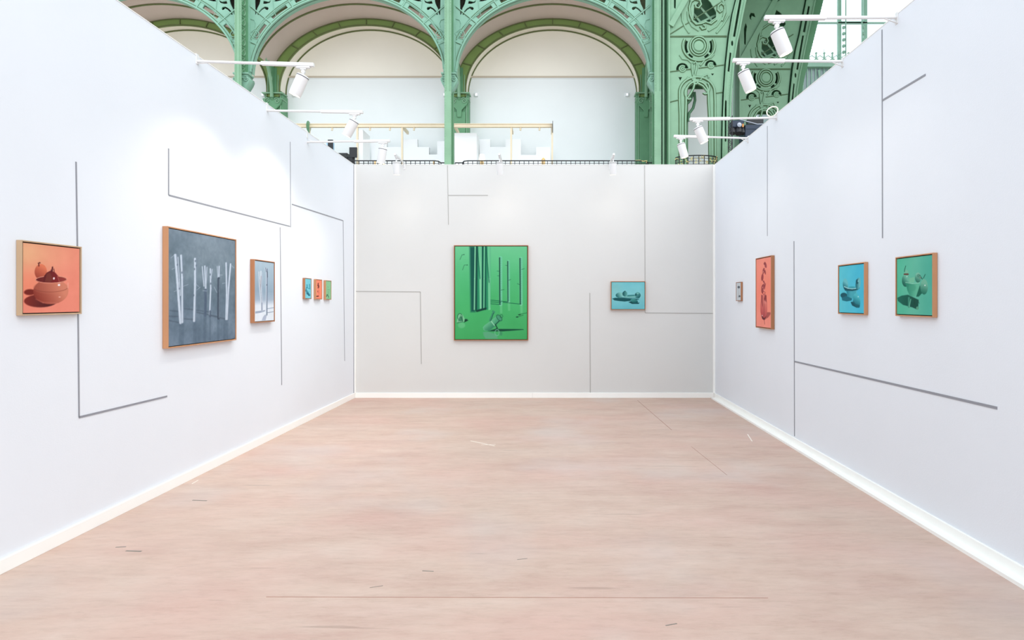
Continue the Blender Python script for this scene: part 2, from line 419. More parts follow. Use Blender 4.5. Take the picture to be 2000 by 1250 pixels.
# P1 orange bowl
c = Canvas([(247,175),(890,255),(893,970),(255,975)], 150, 150, (240,142,120))
c.tint(300,300,330,230,(236,186,138),.85).tint(600,300,300,200,(240,160,128),.5).tint(300,650,220,200,(240,135,100),.5).noise(6,6)
c.ell(330,740,66,34,(120,36,28),soft=14).ell(455,840,190,74,(128,42,34),(70,26,30),(300,820),(600,880),soft=12)
c.ell(452,510,70,88,(228,122,88),(150,60,46),(480,450),(395,590)).line([(430,445),(428,412),(440,405)],12,(96,36,36)).line([(418,412),(448,412)],7,(110,50,44))
c.ell(568,735,200,146,(216,132,106),(140,54,42),(680,700),(430,850))
c.ell(568,690,196,70,(170,88,70),(212,130,104),(400,690),(720,690),soft=20,a=.6)
c.ring(568,690,192,52,5,(120,50,42),.7,15,165)
c.line([(400,820),(480,860),(640,868)],10,(225,140,118),.35,soft=14)
c.ell(571,600,176,40,(104,30,32),(150,60,54),(440,600),(720,600)).ring(571,600,176,40,6,(232,160,136))
c.poly([(480,620),(490,560),(520,520),(560,500),(610,515),(650,560),(660,632),(560,636)],(92,26,30),(130,34,38),(490,560),(640,600))
c.poly([(520,530),(560,520),(590,600),(560,632),(500,625)],(120,58,46),soft=12,a=.7)
c.line([(585,460),(580,505)],16,(84,26,34)).line([(600,480),(605,510)],8,(84,26,34)).line([(568,490),(574,508)],8,(84,26,34)).ell(602,588,10,13,(250,225,225)).line([(640,560),(662,625)],4,(200,110,100))
c.ring(571,600,176,40,8,(214,132,110),1,5,175)
c.ell(660,664,14,11,(255,245,245)).line([(645,640),(675,640)],4,(250,210,200)).ell(668,800,12,5,(245,190,175)).line([(762,640),(762,700)],5,(250,200,180),.7)
frame_work('l', 42, 160, 468.5, 616.5, c, M['wood_pale'], .036, 'square painting of a round orange bowl of pomegranates, pale wood frame')
# P2 grey trunks
c = Canvas([(128,112),(708,228),(716,1085),(136,1145)], 180, 170, (112,130,146))
c.grad([(0,(120,136,150)),(.35,(112,130,142)),(.7,(104,122,138)),(1,(112,130,148))]).noise(26,7,3).tint(500,330,200,120,(138,152,164),.4)
for (x,y0,y1,wd) in ((246,945,1125,44),(362,930,1110,30),(450,880,1100,26),(495,850,1090,16),(567,910,1090,22),(635,920,1080,40)):
    c.line([(x,y0),(x,y1)],wd,(86,104,122),.55,soft=8)
for a,b in (((140,918),(235,940)),((140,880),(225,885)),((270,905),(345,912)),((270,815),(500,850)),((380,850),(560,890)),((500,880),(625,912)),((145,830),(225,840))):
    c.line([a,b],11,(74,88,104),.6,soft=6)
tr=(200,212,226); sh=(120,136,154)
for pts,wd in (([(190,345),(212,590),(240,940)],28),([(240,350),(250,540),(256,935)],22),([(212,365),(226,560),(236,700)],10),([(362,380),(364,600),(358,925)],24),
    ([(424,450),(440,620)],11),([(447,445),(456,655)],16),([(465,455),(458,640)],9),([(495,470),(500,640),(492,870)],15),([(510,475),(500,560)],8),
    ([(554,450),(562,560)],8),([(572,450),(570,560)],14),([(633,420),(640,700),(636,915)],17),([(672,430),(656,640),(645,915)],17)):
    c.line(pts,wd,sh,1); c.line([(x-wd*.14,y) for x,y in pts],wd*.68,tr,1)
c.line([(453,655),(452,880)],22,(84,100,120)); c.line([(567,555),(568,905)],22,(70,82,98)); c.line([(574,560),(574,900)],5,(130,146,160)); c.line([(494,840),(494,890)],12,(84,98,116))
for a,b in (((150,370),(178,345)),((160,470),(190,455)),((258,620),(300,605)),((205,655),(180,665)),((376,655),(405,630)),((362,600),(395,625)),((528,630),(552,678)),((430,660),(465,665)),((575,525),(600,525)),((600,600),(625,595)),((680,445),(700,465))):
    c.line([a,b],4,(170,184,198),.85)
for x,y in ((355,470),(362,400),(370,440),(492,520),(498,600),(206,430),(246,500),(225,640),(350,700)): c.ell(x,y,6,10,(96,110,128),a=.8)
c.noise(10,40,5)
frame_work('l', 328, 462, 441.5, 681, c, M['wood'], .05, 'large grey painting of pale bare tree trunks, light wood frame, left wall', face=.011)
# P3
c = Canvas([(222,145),(540,190),(545,1135),(230,1150)], 80, 150, (165,185,200))
c.grad([(0,(172,192,206)),(.5,(150,172,190)),(.64,(168,184,202)),(.74,(226,233,242)),(1,(232,238,246))]).noise(8,6,4)
c.poly([(236,985),(400,965),(400,985),(320,1010),(238,1020)],(160,172,192)).line([(430,945),(535,930)],14,(160,175,196)).line([(430,1012),(535,995)],10,(130,146,170)).poly([(345,1135),(365,1080),(395,1040),(430,1040),(410,1135)],(176,186,206))
for pts,wd,cl in (([(292,330),(302,560),(342,975)],12,(214,222,232)),([(325,320),(320,560),(352,975)],13,(228,234,240)),([(346,345),(340,600),(356,975)],9,(190,200,216)),([(400,270),(420,330),(424,1040)],26,(196,208,222)),([(430,285),(430,600),(430,1050)],12,(92,106,128))):
    c.line(pts,wd,cl)
c.line([(305,460),(335,760),(345,960)],5,(110,124,146)).line([(330,400),(318,620)],4,(150,110,110)).line([(402,265),(414,330)],9,(84,94,112)).line([(430,330),(433,420)],16,(84,94,112)).ell(424,550,6,12,(50,60,80)).line([(345,850),(345,970)],18,(130,142,166),.7)
frame_work('l', 497, 537, 506, 631, c, M['wood_dark'], .05, 'tall narrow painting of white twigs on pale blue-grey, brown wood frame', face=.01)
# P4 triptych
c = Canvas([(1052,450),(1152,462),(1152,775),(1052,768)], 50, 66, (124,208,222)); c.noise(8,4,5)
for p,wd in (([(1085,550),(1090,600)],16),([(1128,545),(1132,610)],14),([(1075,590),(1135,625)],10),([(1070,640),(1100,690),(1125,720)],34),([(1060,650),(1075,600)],14),([(1120,655),(1124,660)],8),([(1085,690),(1095,700)],26)): c.line(p,wd,(44,130,150),.85,soft=8)
c.line([(1095,690),(1120,728)],18,(18,88,110),.9)
frame_work('l', 596, 608.5, 542.8, 584, c, M['wood_dark'], .036, 'small turquoise painting, first of three small ones in a row', face=.006, gap=.004, group='row of three small paintings on the left wall')
c = Canvas([(1226,470),(1322,484),(1322,782),(1228,780)], 50, 66, (255,142,112)); c.noise(8,4,6)
for p,wd in (([(1264,530),(1262,560),(1272,600)],18),([(1252,570),(1282,575)],10),([(1256,600),(1262,610)],10),([(1256,655),(1258,672)],11),([(1238,742),(1266,740)],20)): c.line(p,wd,(90,34,34),.9,soft=7)
c.line([(1264,600),(1264,700)],2.5,(190,90,70)); c.line([(1284,640),(1280,700),(1270,730)],3,(190,90,70))
frame_work('l', 617.5, 629.3, 545.2, 584.8, c, M['wood'], .036, 'small coral orange painting, middle of three small ones in a row', face=.006, gap=.004, group='row of three small paintings on the left wall')
c = Canvas([(1388,487),(1474,493),(1476,780),(1392,775)], 50, 66, (142,200,152)); c.noise(8,4,7)
c.line([(1428,640),(1428,730)],3,(60,110,80)).line([(1418,624),(1452,628)],4,(70,125,90)).line([(1422,575),(1430,600)],3,(60,110,80)).line([(1412,705),(1400,740)],9,(24,80,66)).line([(1418,710),(1438,752)],10,(24,90,72)).line([(1448,640),(1440,690)],2.5,(90,150,110))
frame_work('l', 636.6, 647.4, 547.3, 585.3, c, M['wood'], .036, 'small green painting, last of three small ones, nearest the corner', face=.006, gap=.004, group='row of three small paintings on the left wall')
# P5 large green
c = Canvas([(100,118),(910,118),(914,1152),(108,1155)], 180, 226, (84,184,118))
c.grad([(0,(108,196,142)),(.3,(84,186,122)),(.65,(72,178,106)),(1,(66,168,96))]).noise(6,5,8)
c.poly([(265,118),(330,118),(330,850),(282,850)],(14,84,72),soft=26)
c.poly([(318,118),(498,118),(504,800),(490,822),(330,840)],(40,140,96))
for x0,x1,wd,cl in ((328,322,13,(142,216,168)),(345,342,22,(8,70,60)),(372,390,16,(120,204,150)),(392,398,10,(150,220,176)),(412,412,16,(4,72,62)),(430,428,9,(136,214,166)),(446,446,12,(10,76,64)),(474,486,15,(118,206,150)),(490,498,7,(150,222,176))):
    c.line([(x0,118),((x0*.4+x1*.6),480),(x1,822)],wd,cl,.95,soft=7)
c.line([(450,118),(486,520)],9,(12,84,66),.8,soft=6); c.line([(350,118),(384,480)],10,(12,84,66),.8,soft=6)
c.poly([(330,835),(395,815),(458,800),(458,822),(350,852)],(8,60,50),soft=8)
for x,y0,y1,wd in ((613,245,765,36),(702,285,735,30),(841,252,762,34)):
    c.line([(x,y0),(x+4,y1)],wd,(112,200,158)); c.line([(x-wd*.3,y0),(x-wd*.25+4,y1)],wd*.36,(22,66,56)); 
    for k in range(26):
        yy=y0+(y1-y0)*k/26; c.line([(x-2,yy),(x+10,yy+8)],4,(60,130,104),.7)
    c.line([(x+8,y1+10),(x+10,y1+90)],26,(140,216,166),.35,soft=14)
for a,b in (((575,392),(604,397)),((580,445),(604,448)),((670,328),(692,334)),((706,495),(728,488)),((802,534),(830,545)),((850,375),(880,366)),((620,605),(655,600))): c.line([a,b],4,(24,76,60))
for a,b in (((505,718),(690,736)),((505,738),(620,744)),((505,758),(620,768)),((645,742),(845,762))): c.line([a,b],7,(16,88,64),.9)
for p in ([(155,266),(180,212),(202,208)],[(186,382),(206,326),(238,326)]): c.line(p,4,(30,84,60)); c.ell(p[-1][0],p[-1][1],5,5,(14,60,44))
c.poly([(206,970),(215,930),(240,930),(256,945)],(14,60,44)); c.poly([(125,970),(132,915),(150,875),(190,880),(214,925),(210,960)],(126,196,148)); c.ring(160,905,26,36,6,(28,84,62)); c.poly([(140,955),(158,905),(190,900),(196,955)],(60,130,94)); c.line([(128,972),(196,960)],5,(20,70,50)); c.line([(165,890),(192,950)],5,(20,70,50)); c.ell(180,1000,40,32,(130,206,156),a=.45,soft=14)
c.poly([(470,1065),(560,1038),(870,1040),(878,1047),(640,1066)],(14,70,52),soft=6)
c.poly([(420,1020),(440,1000),(560,905),(575,895),(622,945),(500,1060),(440,1062),(424,1046)],(112,196,146),(44,130,92),(470,960),(560,1040))
c.poly([(436,1000),(500,955),(546,1010),(490,1058),(440,1055),(424,1030)],(104,186,138),(40,120,86),(460,980),(520,1050))
c.line([(505,950),(518,960),(548,1000)],7,(170,226,190)); c.line([(498,945),(512,910),(528,870),(545,852),(530,842)],20,(60,140,104)); c.line([(506,950),(520,915),(538,862)],7,(20,84,64))
c.ell(602,915,40,22,(70,150,112),rot=48); c.ring(602,915,40,22,5,(16,66,50),rot=48); c.ring(626,897,15,17,5,(30,90,70)); c.line([(560,990),(580,1030),(570,1040)],12,(14,60,48)); c.line([(600,950),(560,990)],8,(16,66,50))
c.poly([(420,1075),(480,1070),(570,1100),(590,1148),(450,1148),(428,1110)],(96,166,130),a=.8,soft=12); c.ring(578,1080,24,34,8,(110,180,146),.9); c.ell(622,1090,16,22,(60,140,96),a=.8,soft=8)
c.line([(815,880),(910,858)],4,(24,76,50)); c.line([(795,908),(870,885)],4,(24,76,50)); c.ell(828,880,14,6,(10,56,40)); c.ell(802,906,14,6,(10,56,40))
frame_work('b', 886.3, 1031.8, 479, 665, c, M['wood_dark'], .05, 'large green painting of curtain, trunks and tipped coffee pot, centre of back wall', face=.011, gap=.010)
# P6 teal
c = Canvas([(340,290),(1245,290),(1245,1020),(345,1022)], 110, 90, (122,196,206))
c.grad([(0,(124,204,212)),(.5,(132,204,208)),(1,(108,190,200))]).tint(450,450,150,200,(140,200,196),.6).noise(8,5,9)
c.poly([(358,740),(440,715),(700,720),(1080,745),(1090,760),(850,800),(700,818),(520,800),(420,785)],(22,84,88),soft=14)
c.poly([(800,830),(870,810),(1105,850),(1080,880),(900,880)],(14,70,74),soft=10)
c.poly([(455,640),(640,700),(980,710),(1130,650),(1100,730),(780,715),(520,720)],(60,130,130)); c.poly([(640,700),(750,650),(980,670),(1060,700),(800,706)],(110,178,172)); c.poly([(770,640),(960,630),(990,665),(780,680)],(60,136,134),soft=10)
c.ell(560,640,108,70,(130,196,188),(30,96,100),(590,600),(460,670),rot=-8); c.ell(705,605,66,72,(90,160,154),(24,84,88),(740,600),(650,600)); c.ell(708,538,14,12,(10,50,56)); c.ell(1056,645,80,82,(90,164,158),(30,90,96),(1040,600),(1120,700)); c.ell(1005,630,28,36,(26,80,86),soft=10,a=.8); c.ell(1058,600,26,14,(150,210,200),soft=10,a=.7)
c.line([(640,692),(800,700),(1010,690)],8,(160,222,216)); c.ell(960,800,104,54,(70,150,142),(20,90,92),(940,760),(960,860),rot=14); c.line([(1020,745),(1085,758)],7,(14,70,74))
frame_work('b', 1193, 1260.8, 549.5, 605.3, c, M['wood'], .05, 'small turquoise still life painting alone at right of back wall', face=.008, gap=.006)
# P7 tiny
c = Canvas([(120,497),(187,492),(187,745),(120,745)], 40, 60, (205,210,214)); c.noise(8,4,10)
c.ell(155,558,18,18,(90,96,104),soft=5).line([(155,575),(155,680)],3,(150,154,160)).ell(166,686,14,14,(80,86,94),soft=5).line([(150,700),(165,690)],6,(120,126,132))
frame_work('r', 1446.8, 1437.3, 550.4, 588, c, M['wood_dark'], .03, 'tiny pale grey painting nearest the corner on the right wall', face=.006, gap=.003)
# P8 orange tall
c = Canvas([(392,178),(598,135),(598,1118),(392,1100)], 70, 190, (252,148,128))
c.grad([(0,(250,150,130)),(.5,(255,142,118)),(1,(252,152,134))]).noise(6,5,11)
c.poly([(540,900),(590,900),(592,925),(560,970),(500,1010)],(176,86,80),soft=10)
dk=(132,44,50)
for x,y,rx,ry,ro in ((520,250,17,42,-15),(502,225,5,18,20),(495,330,14,42,10),(516,350,10,32,-10),(478,420,16,52,5),(500,490,10,28,-25),(490,560,26,48,10),(478,600,16,46,0),(515,530,7,30,15)):
    c.ell(x,y,rx,ry,dk,(190,90,88),(x-rx,y),(x+rx,y),rot=ro,soft=5)
for x,y in ((505,260),(488,345),(490,500),(498,590),(482,560),(505,610)): c.ell(x,y,5,12,(240,150,136),soft=4)
c.poly([(458,655),(475,665),(500,650),(528,655),(545,760),(546,880),(530,960),(500,1012),(470,985),(450,900),(448,800)],(196,84,84),(226,124,112),(450,900),(545,800))
c.ring(497,635,18,18,6,(150,60,60)); c.poly([(462,660),(480,670),(480,840),(462,760)],(150,56,60),a=.8,soft=6); c.poly([(510,660),(535,670),(535,760),(500,740)],(130,44,50),a=.8,soft=8); c.line([(470,680),(480,820)],3,(100,34,40)); c.line([(500,700),(500,1000),(510,1068)],4,(120,44,48)); c.poly([(460,940),(500,985),(535,950),(505,1012),(475,995)],(96,30,38),soft=5); c.ell(475,948,5,7,(255,240,240)); c.ell(512,760,12,30,(240,150,140),a=.5,soft=8)
frame_work('r', 1506, 1475.8, 498.7, 643.5, c, M['wood_dark'], .045, 'tall narrow coral painting of a petalled vessel, right wall', face=.009)
# P9 teal square
c = Canvas([(245,262),(692,210),(690,1095),(245,1085)], 110, 120, (88,198,216))
c.grad([(0,(96,204,218)),(1,(70,190,220)),],'u').noise(6,4,12)
c.ell(330,780,62,48,(16,86,100),soft=8).poly([(290,820),(380,790),(480,830),(470,870),(380,888),(300,870)],(22,110,126),soft=10).poly([(452,900),(480,890),(620,960),(610,995),(560,998),(480,960)],(14,80,92),soft=8)
c.ell(358,580,48,106,(110,196,202),(16,96,108),(380,560),(310,640),rot=-4)
c.poly([(370,690),(560,680),(550,790),(480,835),(400,800)],(30,130,146),(70,170,184),(380,740),(450,740))
c.poly([(335,620),(450,660),(560,645),(620,640),(580,680),(480,700),(350,695)],(14,84,96)); c.line([(338,622),(400,650),(480,660),(560,650)],14,(180,232,232)); c.ell(480,635,70,18,(60,164,176),soft=8)
c.ell(588,565,44,108,(110,190,196),(20,100,112),(610,560),(545,560),rot=8); c.ell(570,530,24,44,(16,80,92),soft=8,a=.85); c.ell(590,520,10,22,(130,200,204),soft=6); c.line([(555,690),(552,740)],5,(120,200,205))
c.ell(562,865,62,128,(80,190,200),(20,110,124),(580,800),(500,930),rot=-10); c.poly([(490,860),(540,930),(620,950),(600,985),(560,985),(500,930)],(18,92,104),soft=10,a=.8); c.ell(590,800,8,12,(190,236,238),soft=6)
frame_work('r', 1688, 1636.5, 511.5, 615.5, c, M['wood'], .036, 'blue-turquoise square painting of fruit around a cup, right wall', face=.009)
# P10 green
c = Canvas([(158,190),(715,125),(712,1072),(155,1055)], 130, 140, (92,188,156))
c.grad([(0,(84,192,156)),(.5,(100,190,162)),(1,(80,178,156))],'u').noise(6,4,13)
c.poly([(160,800),(230,765),(330,750),(500,830),(490,960),(470,980),(400,950),(250,910),(170,850)],(22,104,86),(10,78,64),(200,800),(420,900),soft=10)
c.line([(345,800),(345,940)],30,(60,140,116)); c.line([(375,820),(350,940)],10,(120,196,166)); c.line([(430,830),(440,900)],16,(12,70,56)); c.ell(480,960,22,26,(90,160,130),soft=8); c.line([(490,840),(510,890)],5,(20,60,48))
c.ell(296,520,60,106,(110,188,160),(24,100,84),(320,500),(245,560),rot=3); c.poly([(275,400),(300,350),(335,370),(340,412),(310,440)],(120,190,160)); c.line([(296,295),(278,360),(276,390)],8,(18,70,54)); c.line([(275,427),(332,427)],24,(104,60,50)); c.ell(316,465,6,8,(230,250,240))
c.poly([(355,490),(440,470),(430,560),(350,560)],(120,196,160)); c.ell(490,480,48,80,(130,196,170),(40,110,92),(500,440),(450,540)); c.ell(500,450,26,28,(60,120,100),soft=8,a=.6)
c.poly([(294,556),(400,578),(520,560),(500,700),(440,780),(360,770),(320,680)],(44,140,112),(96,186,152),(320,600),(470,620)); c.line([(294,556),(400,576),(516,562)],7,(170,226,200)); c.ell(400,640,60,50,(70,160,128),soft=20,a=.6)
c.poly([(520,600),(560,720),(500,780),(460,780)],(20,100,80),soft=8); c.ell(586,625,60,122,(116,184,156),(30,110,90),(610,580),(560,740)); c.ell(600,602,9,9,(240,250,245)); c.line([(560,500),(545,490)],10,(20,60,50)); c.line([(576,490),(604,430)],9,(18,80,62)); c.line([(520,440),(560,505)],7,(18,70,56)); c.line([(515,485),(535,480)],7,(120,50,56))
frame_work('r', 1822, 1748.5, 493.4, 620.3, c, M['wood'], .036, 'green square painting of fruit in a footed cup, nearest camera on right wall', face=.009)

# ---------------------------------------------------------------- track spotlights
def spotlight(label, base, end_len, rz, zt, ze, tilt, swing=0, group=None, power=1.0, track=.5):
    """local +x runs from the wall out along the arm; zt/ze arm heights at wall and tip"""
    t = thing('track_spotlight', label, 'spotlight', base, rz, group)
    dz = ze - zt; L = end_len; z0 = zt - base[2]
    zz = lambda x: z0 + dz * x / L
    MB().box((-.09, -.022, -.02), (-.012, .022, .012)).box((-.012, -.02, -.085), (.006, .02, .012)).build('mounting_bracket', M['lamp'], t, bevel=.002)
    MB().bar((-.012, .0, -.08), (.10, 0, zz(.1) - .01), .012, .006).build('bracket_strut', M['lamp'], t)
    MB().tube([(-.03, 0, zz(-.03)), (L*.5, 0, zz(L*.5)), (L - track + .06, 0, zz(L - track + .06))], .0135, 10).build('arm', M['lamp'], t, True)
    MB().bar((L - track, 0, zz(L - track)), (L, 0, zz(L)), .036, .034).build('track_rail', M['lamp'], t, bevel=.003)
    hx = L - .10; hz = zz(hx) - .017
    MB().box((hx - .065, -.016, hz - .018), (hx + .065, .016, hz)).box((hx - .03, -.013, hz - .032), (hx + .03, .013, hz - .018)).build('track_adapter', M['lamp'], t, bevel=.003)
    d = Vector((-math.sin(R(tilt))*math.cos(R(swing)), math.sin(R(tilt))*math.sin(R(swing)), -math.cos(R(tilt))))
    top = Vector((hx, 0, hz - .085)) 
    MB().tube([(hx, 0, hz - .025), (hx, 0, hz - .055), top + d*.01], .010, 8).lathe([(0, -.012), (.018, -.012), (.018, .012), (0, .012)], (hx, 0, hz - .05), (0, 1, 0), 12).build('pivot', M['lamp'], t, True)
    h = MB().lathe([(0, 0), (.050, 0), (.057, .008), (.057, .175), (.054, .205), (.050, .205), (.048, .190), (0, .188)], top, d, 28).build('lamp_head', M['lamp'], t, True)
    MB().lathe([(.0578, .012), (.0582, .012), (.0582, .018), (.0578, .018)], top, d, 28).build('cooling_slot', M['lampdark'], h)
    MB().lathe([(0, .1885), (.047, .1905), (.047, .193), (0, .193)], top, d, 24).build('lens', M['lens'], h)
    li = bpy.data.lights.new('spot_beam', 'SPOT'); li.energy = SPOT_W*power; li.spot_size = R(115); li.spot_blend = 1; li.shadow_soft_size = .04; li.color = (1, .96, .9)
    lo = bpy.data.objects.new('spot_beam', li); COL.objects.link(lo); lo.parent = t; lo.location = top + d*.215
    lo.rotation_euler = d.to_track_quat('-Z', 'Y').to_euler()
    return t
def Zat(py, Y): return EYE + (HY - py)/FPX*Y
G1 = 'spotlights on arms along the left wall'; G2 = 'spotlights on arms along the right wall'; G3 = 'spotlights on short arms over the back wall'
for (wx, wy, ex, ey, tilt, sw, lb, pw) in ((385, 120, 613, 127, 24, 0, 'white track spotlight on left wall arm, nearest the camera, lit', 1.3),
        (522, 216, 709, 219, 29, 0, 'white track spotlight on left wall, second from the camera', 1.5), (600, 277.5, 762, 275, 10, 20, 'white track spotlight on left wall, farthest, beside monitors', 1.2)):
    Y = yl(wx); L = (ex - VPX)/FPX*Y - XL
    spotlight(lb, (XL, Y, HT + .006), L, 0, Zat(wy, Y) , Zat(ey, Y), tilt, sw, G1, pw*1.35)
for (wx, wy, ex, ey, tilt, lb) in ((1752, 34, 1493, 35, 22, 'white track spotlight on right wall arm, nearest the camera, glowing'), (1646, 120, 1431, 118, 22, 'glowing white track spotlight on right wall, second from the camera'),
        (1517, 230, 1347, 233, 24, 'white track spotlight on right wall, third along, under cable loop'), (1461, 270, 1316, 266, 16, 'white track spotlight on right wall, farthest from the camera')):
    Y = yr(wx); L = XR - (ex - VPX)/FPX*Y
    spotlight(lb, (XR, Y, HT + .006), L, math.pi, Zat(wy, Y), Zat(ey, Y), tilt, 0, G2, .22)
for (px, lb, tl) in ((771, 'white spotlight above left end of back wall, by yellow cable', -8), (975, 'white spotlight above middle of back wall, left of green painting gap', -6), (1199, 'white spotlight above right part of back wall, over turquoise painting', -8)):
    Y = 9.58; x = (px - VPX)/FPX*Y
    lb = lb.replace(', left of green painting gap', ', right of the iron column')
    spotlight(lb, (x, BACK, HT + .006), .62, R(-90), HT + .03, HT + .03, tl + 18, 0, G3, .10, .3)
# cable loop on the third right arm
Y = yr(1517); cx, _, cz = P(1508.5, 218, Y)
pts = [(cx + .068*math.cos(t)*(1 + .12*math.sin(t)), Y + .01*math.sin(t), cz + .062*math.sin(t) + .02*math.cos(t)) for t in [2*math.pi*k/28 for k in range(28)]]
tag(MB().tube(pts, .0075, 7, True).tube([(cx + .055, Y, cz - .04), (cx + .075, Y + .01, cz - .075), (XR + .01, Y, HT + .02)], .007, 6).build('cable_loop', M['cable'], None, True), 'looped ivory cable standing on top of the right wall', 'cable')

# ---------------------------------------------------------------- the iron hall behind
YF, YO, YW = 30.0, 33.0, 33.75
X0 = .12; S = 400/FPX*YF
colX = [X0 + (i - 1.5)*S - S for i in range(4)]        # -26, -15.7 ... used below
cols = [X0 - 2.5*S, X0 - 1.5*S, X0 - .5*S, X0 + .5*S]
ZB = 7.55                                              # gallery floor
gw = struct(box('wall_gallery', (-30, YW, 0), (10.35, YW + .3, 22), M['gwall']))
box('moulding', (-30, YW - .07, Zat(152.6, YW)), (10.35, YW, Zat(149.2, YW)), M['mould'], gw)
box('moulding', (-30, YW - .04, Zat(154.2, YW)), (10.35, YW, Zat(152.6, YW)), M['gwall'], gw)
M['lun'] = mat('warm_lit_plaster', (243, 238, 225), .8, var=.015, scale=.6)  # cream tone is warm reflected light put into the plaster colour
box('lunette_wall', (-30, YW - .03, Zat(149.2, YW)), (10.35, YW, 21.9), M['lun'], gw)
slab = struct(box('floor_gallery', (-30, 29.6, ZB - .35), (10.35, YW, ZB), M['slab']))
def fl(px, py): return ((px - VPX)/FPX*YF, EYE + (HY - py)/FPX*YF)
A_IN, B_IN, Z_IN = 4.87, 4.12, 12.97
AO, BO, ZO = 5.42, 3.95, 13.39
# vault (one barrel per bay) and ceiling above
ceil = struct(box('ceiling', (-30, 30.15, 19.0), (10.35, YW + .3, 19.2), M['vault']))
struct(box('wall_frieze', (-30, 30.0, 19.0), (5.6, 30.15, 24), M['turq']))
bays = [cols[0] - S/2, cols[1] - S/2, cols[2] - S/2, cols[3] - S/2]
bay_words = ['hidden bay far left', 'far left bay, cut by left wall', 'left full bay', 'right full bay']
def vault(xc):
    mb = MB(); n = 40; t0 = math.degrees(math.acos(min(1, (S/2)/AO)))
    pts = arc(xc, ZO, AO, BO, t0, 180 - t0, n)
    vs_ = []; fs = []
    for y in (30.12, YW):
        vs_ += [(x, y, z) for x, z in pts]
    for k in range(n): fs.append((k, k+1, n+1+k+1, n+1+k))
    mb.add(vs_, fs); o = mb.build('vault', M['vault'], ceil, True)
    # thin olive rib on the soffit
    MB().tube([(x, 31.35, z - .02) for x, z in pts], .055, 6).build('vault_rib', M['olived'], ceil, True)
    MB().tube([(x, 30.2, z) for x, z in pts], .05, 6).build('vault_rib', M['olived'], ceil, True)
for xc in bays: vault(xc)

